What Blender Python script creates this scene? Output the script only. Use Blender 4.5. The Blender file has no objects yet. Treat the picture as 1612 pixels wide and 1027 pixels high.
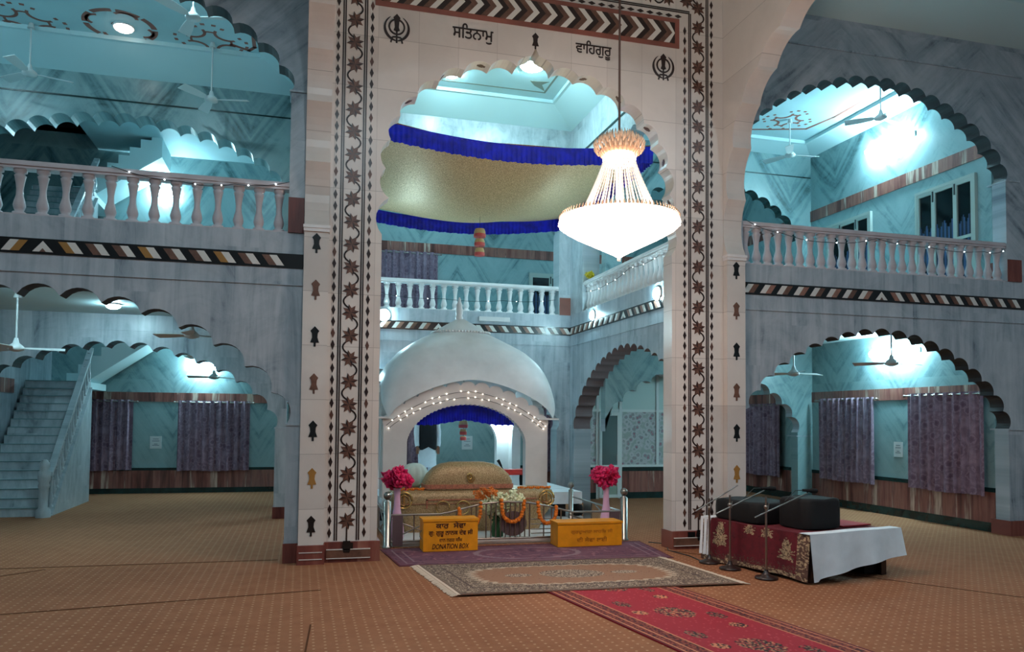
import bpy, math, random
from mathutils import Vector, Matrix
from math import sin, cos, pi, radians
random.seed(7)
S = bpy.context.scene
U = 1.3                       # metres per plan unit (the plan is drawn in units of 1.3 m)

# ------------------------------------------------------------------ camera
PW, PH = 1612, 1027
YAW, PITCH, ROLL, FPX, CY = radians(15.07763), radians(2.40472), radians(0.53637), 1233.08, 608.07
fw = Vector((sin(YAW)*cos(PITCH), cos(YAW)*cos(PITCH), sin(PITCH)))
r0 = Vector((cos(YAW), -sin(YAW), 0)); u0 = r0.cross(fw)
rt = r0*cos(ROLL) + u0*sin(ROLL); up = -r0*sin(ROLL) + u0*cos(ROLL)
cd = bpy.data.cameras.new('camera'); cam = bpy.data.objects.new('camera', cd)
S.collection.objects.link(cam); S.camera = cam
cd.sensor_width = 36; cd.lens = FPX/PW*36; cd.shift_y = (CY-PH/2)/PW; cd.clip_end = 200
M = Matrix((( rt.x, up.x, -fw.x, 0), (rt.y, up.y, -fw.y, 0), (rt.z, up.z, -fw.z, 1.5*U), (0, 0, 0, 1)))
cam.matrix_world = M

# ------------------------------------------------------------------ world, exposure
W = bpy.data.worlds.new('night'); S.world = W; W.use_nodes = True
W.node_tree.nodes['Background'].inputs[0].default_value = (.25, .32, .4, 1)
W.node_tree.nodes['Background'].inputs[1].default_value = .02
S.view_settings.view_transform = 'Standard'; S.view_settings.look = 'None'
S.view_settings.gamma = 1; S.view_settings.exposure = 0.28
S.view_settings.use_curve_mapping = False
S.cycles.use_denoising = True
S.cycles.max_bounces = 7; S.cycles.diffuse_bounces = 4; S.cycles.glossy_bounces = 3
S.cycles.sample_clamp_indirect = 6
# light strengths (radiance of the glowing surfaces)
COOL = (.53, .885, 1.0)
P_TUBE = 150; P_CEIL = 210; P_BULB = 200; P_CHAND = 17

# ------------------------------------------------------------------ materials
def lin(c):
    return tuple(((x/255)/12.92 if x/255 <= .04045 else ((x/255+.055)/1.055)**2.4) for x in c)
def newmat(name):
    m = bpy.data.materials.new(name); m.use_nodes = True
    nt = m.node_tree; return m, nt, nt.nodes['Principled BSDF']
def N(nt, t, **k):
    n = nt.nodes.new(t)
    for a, b in k.items(): setattr(n, a, b)
    return n
def mth(nt, op, a, b=None, c=None):
    n = N(nt, 'ShaderNodeMath', operation=op)
    for i, v in enumerate((a, b, c)):
        if v is None: continue
        if isinstance(v, (int, float)): n.inputs[i].default_value = v
        else: nt.links.new(v, n.inputs[i])
    return n.outputs[0]
def ramp(nt, fac, stops, mode='LINEAR'):
    r = N(nt, 'ShaderNodeValToRGB'); r.color_ramp.interpolation = mode
    e = r.color_ramp.elements
    while len(e) < len(stops): e.new(.5)
    for i, (p, c) in enumerate(stops): e[i].position = p; e[i].color = (*lin(c), 1)
    nt.links.new(fac, r.inputs[0]); return r.outputs[0]
def comb(nt, x, y, z):
    n = N(nt, 'ShaderNodeCombineXYZ')
    for i, v in enumerate((x, y, z)):
        if isinstance(v, (int, float)): n.inputs[i].default_value = v
        else: nt.links.new(v, n.inputs[i])
    return n.outputs[0]
def noise(nt, vec, scale, detail=4, rough=.55, dist=0):
    n = N(nt, 'ShaderNodeTexNoise'); n.inputs['Scale'].default_value = scale
    n.inputs['Detail'].default_value = detail; n.inputs['Roughness'].default_value = rough
    n.inputs['Distortion'].default_value = dist
    if vec is not None: nt.links.new(vec, n.inputs['Vector'])
    return n.outputs[0]
def pos(nt):
    g = N(nt, 'ShaderNodeNewGeometry'); v = N(nt, 'ShaderNodeVectorMath', operation='SCALE')
    nt.links.new(g.outputs['Position'], v.inputs[0]); v.inputs['Scale'].default_value = 1/U
    s = N(nt, 'ShaderNodeSeparateXYZ'); nt.links.new(v.outputs[0], s.inputs[0]); return s.outputs, v.outputs[0]
def plain(name, c, rough=.5, metal=0, em=0, emc=None, noisy=0, spec=.5, nscale=14):
    m, nt, b = newmat(name)
    b.inputs['Roughness'].default_value = rough; b.inputs['Metallic'].default_value = metal
    b.inputs['Specular IOR Level'].default_value = spec
    if noisy:
        tc = N(nt, 'ShaderNodeTexCoord'); f = noise(nt, tc.outputs['Object'], nscale)
        c2 = tuple(max(0, x*(1-noisy)) for x in c); c3 = tuple(min(255, x*(1+noisy*.5)) for x in c)
        nt.links.new(ramp(nt, f, [(.3, c2), (.7, c3)]), b.inputs['Base Color'])
    else: b.inputs['Base Color'].default_value = (*lin(c), 1)
    if em:
        b.inputs['Emission Color'].default_value = (*(emc or lin(c)), 1); b.inputs['Emission Strength'].default_value = em
    return m
def marble(name, axis, mode, stops, rough=.32, panel=.45, fu=7, fv=.6, slope=1.1, seam=True):
    m, nt, b = newmat(name); (X, Y, Z), _ = pos(nt)
    u = X if axis == 'x' else Y
    if mode == 'v':
        pid = mth(nt, 'FLOOR', mth(nt, 'DIVIDE', u, panel))
        pv = mth(nt, 'FLOOR', mth(nt, 'DIVIDE', mth(nt, 'ADD', Z, mth(nt, 'MULTIPLY', pid, .37)), 1.25))
        vec = comb(nt, mth(nt, 'MULTIPLY', u, fu), mth(nt, 'MULTIPLY', Z, fv), mth(nt, 'ADD', mth(nt, 'MULTIPLY', pid, 3.7), mth(nt, 'MULTIPLY', pv, 5.3)))
    else:
        t = mth(nt, 'PINGPONG', u, panel)
        w = mth(nt, 'ADD', Z, mth(nt, 'MULTIPLY', t, slope))
        row = mth(nt, 'MULTIPLY', mth(nt, 'FLOOR', mth(nt, 'DIVIDE', Z, 2.2)), 3.3)
        vec = comb(nt, mth(nt, 'MULTIPLY', w, fu), mth(nt, 'MULTIPLY', t, fv), row)
    f1 = noise(nt, vec, 1.0, 6, .62, .9)
    n2 = noise(nt, vec, .35, 3, .5, .2)
    n3 = noise(nt, comb(nt, mth(nt, 'MULTIPLY', u, 1.0), mth(nt, 'MULTIPLY', Z, 1.0), 0), 2.3, 5, .7, 1.0)
    f = mth(nt, 'ADD', mth(nt, 'MULTIPLY', f1, .50), mth(nt, 'ADD', mth(nt, 'MULTIPLY', n2, .20), mth(nt, 'MULTIPLY', n3, .30)))
    nt.links.new(ramp(nt, f, stops), b.inputs['Base Color'])
    b.inputs['Roughness'].default_value = rough
    return m
GREY = [(.34, (88, 102, 112)), (.42, (146, 160, 170)), (.52, (172, 183, 191)), (.66, (194, 202, 208))]
TEAL = [(.34, (52, 80, 84)), (.41, (104, 136, 140)), (.49, (134, 164, 167)), (.66, (152, 180, 182))]
PALE = [(.34, (110, 122, 130)), (.45, (160, 172, 178)), (.55, (182, 192, 197)), (.68, (200, 208, 212))]
m_grey_x = marble('grey_marble_x', 'x', 'v', GREY); m_grey_y = marble('grey_marble_y', 'y', 'v', GREY)
m_chev_x = marble('bookmatched_marble_x', 'x', 'c', TEAL, panel=.8, fu=3.4, fv=.8, slope=1.5)
m_chev_y = marble('bookmatched_marble_y', 'y', 'c', TEAL, panel=.8, fu=3.4, fv=.8, slope=1.1)
m_dchev_x = marble('dark_bookmatched_marble_x', 'x', 'c', GREY, panel=1.1, fu=4.5, fv=.9, slope=.9)
m_pale_x = marble('pale_marble_x', 'x', 'v', PALE, fu=5, fv=1.6); m_pale_y = marble('pale_marble_y', 'y', 'v', PALE, fu=5, fv=1.6)
def white_marble(name, c=(226, 220, 214)):
    m, nt, b = newmat(name); (X, Y, Z), v = pos(nt)
    f = noise(nt, v, 1.6, 5, .6, .4)
    zi = mth(nt, 'FLOOR', mth(nt, 'DIVIDE', Z, .56)); xi = mth(nt, 'FLOOR', mth(nt, 'DIVIDE', mth(nt, 'ADD', X, .15), .44))
    wn = N(nt, 'ShaderNodeTexWhiteNoise', noise_dimensions='2D'); nt.links.new(comb(nt, xi, zi, 0), wn.inputs['Vector'])
    g = mth(nt, 'ADD', mth(nt, 'MULTIPLY', f, .6), mth(nt, 'MULTIPLY', wn.outputs[0], .28))
    col = ramp(nt, g, [(.15, tuple(int(x*.86) for x in c)), (.5, tuple(int(x*.96) for x in c)), (.8, c)])
    sz = mth(nt, 'LESS_THAN', mth(nt, 'ABSOLUTE', mth(nt, 'SUBTRACT', mth(nt, 'FRACT', mth(nt, 'DIVIDE', Z, .56)), .5)), .4955)
    sx = mth(nt, 'LESS_THAN', mth(nt, 'ABSOLUTE', mth(nt, 'SUBTRACT', mth(nt, 'FRACT', mth(nt, 'DIVIDE', mth(nt, 'ADD', X, .15), .44)), .5)), .4965)
    mx = N(nt, 'ShaderNodeMix', data_type='RGBA'); mx.inputs[6].default_value = (*lin(tuple(int(x*.74) for x in c)), 1)
    nt.links.new(col, mx.inputs[7]); nt.links.new(mth(nt, 'MULTIPLY', sz, sx), mx.inputs[0])
    nt.links.new(mx.outputs[2], b.inputs['Base Color']); b.inputs['Roughness'].default_value = .3
    return m
m_white = white_marble('white_marble_slabs')
m_wplain = plain('white_marble', (226, 226, 226), .35, noisy=.06, nscale=3)
m_paint = plain('cyan_lit_white_paint', (196, 226, 230), .6)  # white paint with the lamps' cyan cast put into its colour
m_ceilp = plain('ceiling_paint', (180, 214, 220), .7, noisy=.04, nscale=1)  # ceiling colour also carries some of the cyan lamp light
def stone(name, axis, stops=None, w=.13):
    m, nt, b = newmat(name); (X, Y, Z), _ = pos(nt); u = X if axis == 'x' else Y
    f = noise(nt, comb(nt, mth(nt, 'MULTIPLY', u, 9), mth(nt, 'MULTIPLY', Z, .9), mth(nt, 'MULTIPLY', mth(nt, 'FLOOR', mth(nt, 'DIVIDE', u, w*3)), 4.1)), 1, 4, .6, .3)
    wn = N(nt, 'ShaderNodeTexWhiteNoise', noise_dimensions='1D'); nt.links.new(mth(nt, 'FLOOR', mth(nt, 'DIVIDE', u, w)), wn.inputs['W'])
    g = mth(nt, 'ADD', mth(nt, 'MULTIPLY', f, .7), mth(nt, 'MULTIPLY', wn.outputs[0], .3))
    nt.links.new(ramp(nt, g, stops or [(.3, (80, 44, 40)), (.42, (124, 72, 64)), (.52, (150, 100, 88)), (.6, (120, 76, 70)), (.68, (198, 176, 160)), (.8, (150, 96, 80))]), b.inputs['Base Color'])
    b.inputs['Roughness'].default_value = .4; return m
m_st_x = stone('brown_striped_stone_x', 'x'); m_st_y = stone('brown_striped_stone_y', 'y')
RED_ST = [(.3, (84, 40, 38)), (.5, (124, 66, 58)), (.62, (138, 84, 72)), (.8, (160, 110, 96))]
m_plinth = stone('red_brown_stone', 'x', RED_ST, .3)
m_redtile = plain('terracotta_stone', (140, 84, 72), .5, noisy=.12, nscale=2)
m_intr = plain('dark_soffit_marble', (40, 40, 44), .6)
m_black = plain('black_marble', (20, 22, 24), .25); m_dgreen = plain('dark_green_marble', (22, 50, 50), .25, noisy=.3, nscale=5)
m_brown = plain('brown_inlay', (110, 78, 64), .35, noisy=.2, nscale=9); m_tan = plain('tan_inlay', (150, 108, 92), .35, noisy=.15, nscale=9)
m_ochre = plain('ochre_inlay', (160, 116, 56), .35); m_inlw = plain('white_inlay', (218, 216, 210), .35)
m_dk = plain('dark_brown_inlay', (42, 26, 24), .3); m_umber = plain('umber_inlay', (92, 62, 52), .35)
m_clbrown = plain('ceiling_brown_paint', (150, 92, 80), .6)
m_steel = plain('polished_steel', (158, 152, 146), .28, 1); m_fanw = plain('fan_enamel', (206, 212, 212), .35)
m_alu = plain('painted_frame', (214, 226, 226), .4)
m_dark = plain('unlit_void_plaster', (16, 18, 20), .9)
m_blackcloth = plain('black_cloth', (7, 7, 10), .8, noisy=.3)
m_tube = plain('tube_glow', (255, 255, 255), .5, em=P_TUBE, emc=COOL)
m_clamp = plain('ceiling_lamp_glow', (255, 255, 255), .5, em=P_CEIL, emc=COOL)
m_bulb = plain('bulb_glow', (255, 255, 255), .5, em=P_BULB, emc=COOL)
m_dimw = plain('warm_bulb_glow', (255, 240, 220), .5, em=9, emc=(1, .8, .7))
m_chg = plain('lit_crystal', (255, 248, 238), .2, em=P_CHAND, emc=(1, .73, .60))
m_chs = plain('crystal_strand', (150, 140, 128), .15, em=.55, emc=(1, .86, .76))
m_chc = plain('gilded_crystal', (214, 180, 150), .2, .3, em=.10, emc=(1, .72, .5))
m_fairy = plain('fairy_glow', (255, 245, 230), .5, em=8, emc=(1, .86, .7))
m_fairyc = plain('cool_fairy_glow', (255, 255, 255), .5, em=12, emc=(.8, .95, 1))
m_wire = plain('wire', (40, 50, 52), .6)
m_blue = plain('royal_blue_satin', (10, 30, 205), .45, noisy=.25, nscale=6)
m_marig = plain('marigold', (232, 120, 22), .7, noisy=.25, nscale=60)
m_pink = plain('magenta_petals', (240, 34, 104), .6, noisy=.25, nscale=20)
m_leaf = plain('leaf', (46, 92, 48), .6); m_cream = plain('cream_petals', (240, 240, 200), .6, noisy=.12, nscale=30)
m_orangep = plain('orange_petals', (222, 124, 48), .6)
m_vase = plain('pink_glass', (226, 176, 204), .2); m_gold = plain('brass', (212, 176, 110), .25, .9)
m_red = plain('red_cloth', (196, 44, 36), .7, noisy=.1); m_mel = plain('pale_pleated_satin', (190, 210, 202), .55, noisy=.06, nscale=6)
m_wcloth = plain('white_cloth', (232, 240, 246), .75, noisy=.05, nscale=4)
m_yel = plain('yellow_paint', (230, 148, 12), .45, noisy=.08, nscale=5); m_yeld = plain('faded_lettering', (172, 100, 12), .5)
m_ink = plain('dark_red_lettering', (58, 10, 8), .5)
m_skin = plain('skin', (140, 94, 72), .55); m_blk = plain('black_wool', (16, 17, 22), .85)
m_paper = plain('paper', (206, 214, 216), .7); m_print = plain('faint_print', (120, 134, 142), .7)
m_pinkp = plain('pink_paper', (214, 98, 96), .6); m_yelp = plain('yellow_paper', (206, 186, 130), .6)
m_frame = plain('window_paint', (166, 178, 172), .5)
def gold_cloth(nm='gold_brocade', k=1.0):
    m, nt, b = newmat(nm); tc = N(nt, 'ShaderNodeTexCoord')
    f = noise(nt, tc.outputs['Object'], 60, 5, .8)
    nt.links.new(ramp(nt, f, [(.35, tuple(min(255, c*k) for c in (112, 88, 58))), (.5, tuple(min(255, c*k) for c in (160, 132, 92))), (.66, tuple(min(255, c*k) for c in (206, 182, 140)))]), b.inputs['Base Color'])
    b.inputs['Roughness'].default_value = .5; b.inputs['Metallic'].default_value = .25; return m
m_goldc = gold_cloth()
m_coral = plain('coral_trim', (176, 110, 84), .6, noisy=.25, nscale=40)
def carpet():
    m, nt, b = newmat('patterned_carpet'); (X, Y, Z), v = pos(nt)
    fx = mth(nt, 'SUBTRACT', mth(nt, 'FRACT', mth(nt, 'DIVIDE', X, .075)), .5)
    fy = mth(nt, 'SUBTRACT', mth(nt, 'FRACT', mth(nt, 'DIVIDE', Y, .075)), .5)
    d = mth(nt, 'SQRT', mth(nt, 'ADD', mth(nt, 'MULTIPLY', fx, fx), mth(nt, 'MULTIPLY', fy, fy)))
    dot = mth(nt, 'LESS_THAN', d, .13)
    f = noise(nt, v, 7, 4, .6); f2 = noise(nt, v, .55, 3)
    g = mth(nt, 'ADD', mth(nt, 'MULTIPLY', f, .5), mth(nt, 'MULTIPLY', f2, .5))
    col = ramp(nt, g, [(.3, (132, 86, 61)), (.7, (158, 107, 78))])
    mx = N(nt, 'ShaderNodeMix', data_type='RGBA'); nt.links.new(mth(nt, 'MULTIPLY', dot, .4), mx.inputs[0]); nt.links.new(col, mx.inputs[6])
    mx.inputs[7].default_value = (*lin((226, 190, 150)), 1)
    nt.links.new(mx.outputs[2], b.inputs['Base Color']); b.inputs['Roughness'].default_value = .95; b.inputs['Specular IOR Level'].default_value = .1
    return m
m_carpet = carpet()
def patterned(name, stops, scale=9, voro=True, rough=.85):
    m, nt, b = newmat(name); tc = N(nt, 'ShaderNodeTexCoord')
    vo = N(nt, 'ShaderNodeTexVoronoi'); vo.inputs['Scale'].default_value = scale; nt.links.new(tc.outputs['Object'], vo.inputs['Vector'])
    f = noise(nt, tc.outputs['Object'], scale*1.7, 4, .7, 1.5)
    g = mth(nt, 'ADD', mth(nt, 'MULTIPLY', vo.outputs['Distance'], .7), mth(nt, 'MULTIPLY', f, .5))
    nt.links.new(ramp(nt, g, stops), b.inputs['Base Color']); b.inputs['Roughness'].default_value = rough; return m
m_curt = patterned('purple_flower_curtain', [(.30, (104, 80, 98)), (.42, (114, 90, 108)), (.50, (150, 126, 142)), (.58, (120, 96, 114)), (.8, (150, 126, 142))], 5)
m_flow = patterned('flower_print_film', [(.28, (150, 60, 86)), (.36, (166, 140, 156)), (.48, (140, 158, 158)), (.6, (196, 200, 206)), (.8, (160, 176, 174))], 8)
m_redcl = patterned('maroon_floral_cloth', [(.2, (168, 140, 104)), (.32, (120, 84, 64)), (.4, (112, 14, 28)), (.9, (96, 10, 24))], 2.6)
def wincurt():
    m, nt, b = newmat('blue_striped_window_curtain'); (X, Y, Z), _ = pos(nt)
    a = mth(nt, 'SINE', mth(nt, 'MULTIPLY', mth(nt, 'ADD', X, Y), 90))
    nt.links.new(ramp(nt, mth(nt, 'ADD', mth(nt, 'MULTIPLY', a, .5), .5), [(.2, (18, 30, 48)), (.8, (50, 76, 112))]), b.inputs['Base Color'])
    b.inputs['Roughness'].default_value = .8; return m
m_wcur = wincurt(); m_night = plain('night_glass', (8, 16, 20), .08)
def glassmat():
    m, nt, b = newmat('clear_glass'); b.inputs['Base Color'].default_value = (.85, .95, .95, 1)
    b.inputs['Transmission Weight'].default_value = .9; b.inputs['Roughness'].default_value = .03; b.inputs['IOR'].default_value = 1.05
    return m
m_glass = glassmat()

# ------------------------------------------------------------------ mesh helpers
OFF = {}
def link(o): S.collection.objects.link(o); return o
def tag(o, label=None, cat=None, group=None, kind=None):
    for k, v in (('label', label), ('category', cat), ('group', group), ('kind', kind)):
        if v: o[k] = v
    return o
def thing(name, loc, label, cat, group=None):
    o = link(bpy.data.objects.new(name, None)); o.location = Vector(loc)*U; o.empty_display_size = .1
    OFF[o] = Vector(loc); return tag(o, label, cat, group)
class MB:
    def __init__(s): s.v = []; s.f = []; s.m = []; s.s = []
    def add(s, vs, fs, mi=0, smooth=False):
        b = len(s.v); s.v += [tuple(p) for p in vs]
        for f in fs: s.f.append([b+i for i in f]); s.m.append(mi); s.s.append(smooth)
        return s
    def box(s, x0, x1, y0, y1, z0, z1, mi=0):
        v = [(x, y, z) for z in (z0, z1) for y in (y0, y1) for x in (x0, x1)]
        return s.add(v, [(0, 2, 3, 1), (4, 5, 7, 6), (0, 1, 5, 4), (2, 6, 7, 3), (0, 4, 6, 2), (1, 3, 7, 5)], mi)
    def obox(s, c, ex, ey, ez, mi=0):           # centre and three half-edge vectors
        c, ex, ey, ez = map(Vector, (c, ex, ey, ez))
        v = [c+a*ex+b*ey+d*ez for d in (-1, 1) for b in (-1, 1) for a in (-1, 1)]
        return s.add(v, [(0, 2, 3, 1), (4, 5, 7, 6), (0, 1, 5, 4), (2, 6, 7, 3), (0, 4, 6, 2), (1, 3, 7, 5)], mi)
    def rings(s, rings, closed_ends=True, mi=0, smooth=True):
        n = len(rings[0]); vs = [p for r in rings for p in r]; fs = []
        for i in range(len(rings)-1):
            for j in range(n):
                k = (j+1) % n; fs.append((i*n+j, i*n+k, (i+1)*n+k, (i+1)*n+j))
        s.add(vs, fs, mi, smooth)
        if closed_ends:
            s.add(rings[0], [list(range(n))[::-1]], mi); s.add(rings[-1], [list(range(n))], mi)
        return s
    def lathe(s, cx, cy, prof, n=16, mi=0, smooth=True, sq=0, rot=0):
        rr = []
        for r, z in prof:
            ring = []
            for j in range(n):
                a = 2*pi*j/n + rot; k = 1
                if sq: k = 1/((abs(cos(a))**sq+abs(sin(a))**sq)**(1/sq))
                ring.append((cx+r*k*cos(a), cy+r*k*sin(a), z))
            rr.append(ring)
        return s.rings(rr, True, mi, smooth)
    def tube(s, path, r, n=8, mi=0, smooth=True, closed=False):
        P = [Vector(p) for p in path]; R = r if isinstance(r, (list, tuple)) else [r]*len(P); rr = []
        up_ = Vector((0, 0, 1))
        for i, p in enumerate(P):
            if closed: d = P[(i+1) % len(P)]-P[i-1]
            else: d = P[min(i+1, len(P)-1)]-P[max(i-1, 0)]
            d.normalize(); a = d.cross(up_)
            if a.length < .05: a = d.cross(Vector((1, 0, 0)))
            a.normalize(); b = d.cross(a)
            rr.append([p+(a*cos(2*pi*j/n)+b*sin(2*pi*j/n))*R[i] for j in range(n)])
        if closed: rr.append(rr[0])
        return s.rings(rr, not closed, mi, smooth)
    def ball(s, c, r, n=10, m=6, mi=0, sz=1):
        rr = []
        for i in range(1, m):
            t = pi*i/m; rr.append([(c[0]+r*sin(t)*cos(2*pi*j/n), c[1]+r*sin(t)*sin(2*pi*j/n), c[2]-r*sz*cos(t)) for j in range(n)])
        return s.rings(rr, True, mi, True)
    def poly(s, pts, axis, p0, p1, mi=0, side=None):
        """closed outline pts (a,b) extruded between p0 and p1 along an axis: 'y' -> (a, p, b); 'x' -> (p, a, b); 'z' -> (a, b, p)"""
        def P(a, b, p): return (a, p, b) if axis == 'y' else ((p, a, b) if axis == 'x' else (a, b, p))
        n = len(pts); A = [P(a, b, p0) for a, b in pts]; B = [P(a, b, p1) for a, b in pts]
        s.add(A, [list(range(n))], mi); s.add(B, [list(range(n))[::-1]], mi)
        for i in range(n):
            j = (i+1) % n; sd = mi if side is None else (side(i) if callable(side) else side)
            s.add([A[i], A[j], B[j], B[i]], [(0, 1, 2, 3)], sd)
        return s
    def grid(s, fn, nu, nv, mi=0, smooth=True, mfn=None):
        vs = [fn(i/nu, j/nv) for j in range(nv+1) for i in range(nu+1)]; b = len(s.v); s.v += [tuple(p) for p in vs]
        for j in range(nv):
            for i in range(nu):
                a = b+j*(nu+1)+i; s.f.append([a, a+1, a+nu+2, a+nu+1]); s.s.append(smooth)
                s.m.append(mfn((i+.5)/nu, (j+.5)/nv) if mfn else mi)
        return s
    def build(s, name, mats, parent=None, kind=None, label=None, cat=None, group=None, loc=None):
        if not isinstance(mats, (list, tuple)): mats = [mats]
        if parent is not None: off = OFF[parent]
        elif kind == 'structure': off = Vector((0, 0, 0))
        elif loc is not None: off = Vector(loc)
        else:
            xs = [v[0] for v in s.v]; ys = [v[1] for v in s.v]; zs = [v[2] for v in s.v]
            off = Vector(((min(xs)+max(xs))/2, (min(ys)+max(ys))/2, min(zs)))
        me = bpy.data.meshes.new(name)
        me.from_pydata([tuple((Vector(v)-off)*U) for v in s.v], [], s.f)
        me.polygons.foreach_set('material_index', s.m); me.polygons.foreach_set('use_smooth', s.s)
        for m in mats: me.materials.append(m)
        me.validate(); me.update()
        o = link(bpy.data.objects.new(name, me)); OFF[o] = off
        if parent is not None: o.parent = parent
        else: o.location = off*U
        return tag(o, label, cat, group, kind)
def struct(name, mb, mats): return mb.build(name, mats, kind='structure')
def copy_tree(o, parent=None):
    c = o.copy(); link(c); c.parent = parent; OFF[c] = OFF.get(o, Vector((0, 0, 0)))
    for ch in list(o.children): copy_tree(ch, c)
    return c

# ------------------------------------------------------------------ arches
def base_curve(x0, x1, zs, za, p=1.8, q=.62, n=200):
    xc, hw = (x0+x1)/2, (x1-x0)/2
    out = []
    for i in range(n+1):
        c = cos(pi*i/n); out.append(Vector((xc-c*hw, zs+(za-zs)*max(0, 1-abs(c)**p)**q)))
    return out
def resample(P, n):
    L = [0]
    for a, b in zip(P, P[1:]): L.append(L[-1]+(b-a).length)
    out = []; j = 0
    for i in range(n+1):
        t = L[-1]*i/n
        while j < len(P)-2 and L[j+1] < t: j += 1
        k = (t-L[j])/max(1e-9, L[j+1]-L[j]); out.append(P[j].lerp(P[j+1], min(1, k)))
    return out
def scallop(C, bul=.30, m=8):
    out = [C[0]]
    for a, b in zip(C, C[1:]):
        d = b-a; nrm = Vector((-d.y, d.x))
        for k in range(1, m+1):
            t = k/m; R_ = (.25+bul*bul)/(2*bul); out.append(a.lerp(b, t)+nrm*((R_*R_-(t-.5)**2)**.5-(R_-bul)))
    return out
def foil(x0, x1, zs, za, n, **k): return scallop(resample(base_curve(x0, x1, zs, za, **k), n))
def arch_wall(mb, axis, p0, p1, a0, a1, z0, z1, arc, side=1, legs=True):
    """wall slab a0..a1 x z0..z1 with the opening under the curve arc (left to right)"""
    pts = [(a0, z0), (arc[0].x, z0)] + [(v.x, v.y) for v in arc] + [(arc[-1].x, z0), (a1, z0), (a1, z1), (a0, z1)]
    k = len(arc); sh = 0
    if arc[0].x-a0 < .002: pts = [(max(v.x, a0+.0004*i/k), v.y) for i, v in enumerate(arc)]+pts[k+2:]; sh = 2
    return mb.poly(pts, axis, p0, p1, 0, lambda i: side if 2-sh <= i < k+1-sh else 0)

ZF, ZT = 3.42, 6.93          # gallery parapet base, hall ceiling
# ================================================================== SETTING
fl = MB().box(-6.5, 10.5, -3, 17, -.06, 0); struct('floor', fl, m_carpet)
seam = MB()
for a, b in (((-.2, 8.62), (-6.4, 8.75)), ((4.1, 8.35), (5.05, 6.9)), ((5.05, 6.9), (6.9, 4.2)), ((.10, 5.9), (.02, 4.6)), ((-6, 5.3), (-2.35, 8.55)), ((-2.2, 6.7), (.2, 7.05))):
    a, b = Vector(a), Vector(b); d = (b-a).normalized(); nn = Vector((-d.y, d.x))*.006
    seam.poly([tuple(a+nn), tuple(b+nn), tuple(b-nn), tuple(a-nn)], 'z', .0005, .004)
struct('trim_1', seam, plain('seam_thread', (92, 62, 46), .95, spec=0))  # thin brown strips along the carpet seams

# ---- the white arch wall
def mirror(h, xc): return h + [Vector((2*xc-v.x, v.y)) for v in reversed(h[:-1])]
half = [Vector(p) for p in ((.80, 3.46), (.87, 3.86), (.83, 4.18), (.88, 4.50), (.98, 4.77), (1.16, 5.00), (1.40, 5.20), (1.68, 5.36), (1.98, 5.45), (2.28, 5.48))]
lob = scallop(half, .24)
ogee = [Vector(p) for p in ((2.29, 5.53), (2.32, 5.57), (2.37, 5.60), (2.42, 5.615), (2.46, 5.64), (2.485, 5.69), (2.50, 5.74))]
main_arc = mirror(lob+ogee, 2.50)
wf = MB(); arch_wall(wf, 'y', 8.38, 8.60, .252, 4.875, 0, ZT, main_arc, side=0)
wall_front = struct('wall_front', wf, [m_white])
pl = MB()
for x0, x1 in ((.262, .83), (4.19, 4.87)):
    pl.box(x0, x1, 8.35, 8.63, 0, .21); pl.box(x0+.02, x1-.1, 8.335, 8.352, .045, .13, 1); pl.box(x0+.02, x1-.1, 8.33, 8.351, .13, .138, 2); pl.box(x0+.02, x1-.1, 8.33, 8.351, .04, .048, 2)
    pl.box(x0+.2, x0+.29, 8.338, 8.355, .12, .20, 3)
pl.build('plinth', [m_plinth, m_brown, m_inlw, m_black], wall_front)

# inlaid border: diamonds, double rules, vine with stars
dia = MB(); rule = MB(); vine = MB()
YF = 8.38
def ngon(mb, pts, mi, d=.004): mb.poly(pts, 'y', YF-d, YF+.001, mi)
def diamond(x, z, w=.021, h=.054, mi=0): ngon(dia, [(x-w, z), (x, z-h), (x+w, z), (x, z+h)], mi)
def star(x, z, r=.092):
    for k in range(8):
        a = k*pi/4+.2; mi = (0, 1, 2, 1)[k % 4]
        for sgn, m2 in ((-1, mi), (1, (mi+1) % 3)):
            tip = (x+r*cos(a), z+r*sin(a)); q = (x+r*.56*cos(a+sgn*pi/8), z+r*.56*sin(a+sgn*pi/8))
            p = [(x, z), tip, q] if sgn < 0 else [(x, z), q, tip]
            ngon(vine, p, m2, .006)
def stem(P, w=.008):
    P = [Vector(p) for p in P]
    for a, b in zip(P, P[1:]):
        d = (b-a).normalized(); nn = Vector((-d.y, d.x))*w
        e = d*.004
        ngon(vine, [tuple(a-e+nn), tuple(a-e-nn), tuple(b+e-nn), tuple(b+e+nn)], 3, .005)
DZ = .1225
for xo, xi, rl, vx, lean in ((.31, .665, (.363, .385, .588, .61), .487, 0), (4.72, 4.365, (4.42, 4.442, 4.65, 4.672), 4.543, 0)):
    ntop_i = 6.33
    for k in range(60):
        z = .30+k*DZ
        if z < 6.88: diamond(xo, z, mi=k % 7 == 3)
        if z < ntop_i-.06: diamond(xi, z, mi=k % 5 == 1)
    inner = (rl[2], rl[3]) if xo < 2 else (rl[0], rl[1])
    for x in rl:
        t = 6.40 if x in inner else ZT
        rule.box(x-.007, x+.007, YF-.004, YF, .22, t)
    z = .42; k = 0
    vine.poly([(vx-.03, .1), (vx+.03, .1), (vx+.045, .16), (vx+.035, .22), (vx-.035, .22), (vx-.045, .16)], 'y', 8.33, 8.352, 4)
    stem([(vx, .2), (vx, .40)])
    while z < 6.75:
        star(vx, z); z2 = z+.2425; sg = 1 if k % 2 == 0 else -1
        stem([(vx+sg*.074*sin(pi*t/8)**.7, z+.045+(z2-z-.09)*t/8) for t in range(0, 9)])
        z = z2; k += 1
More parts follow.
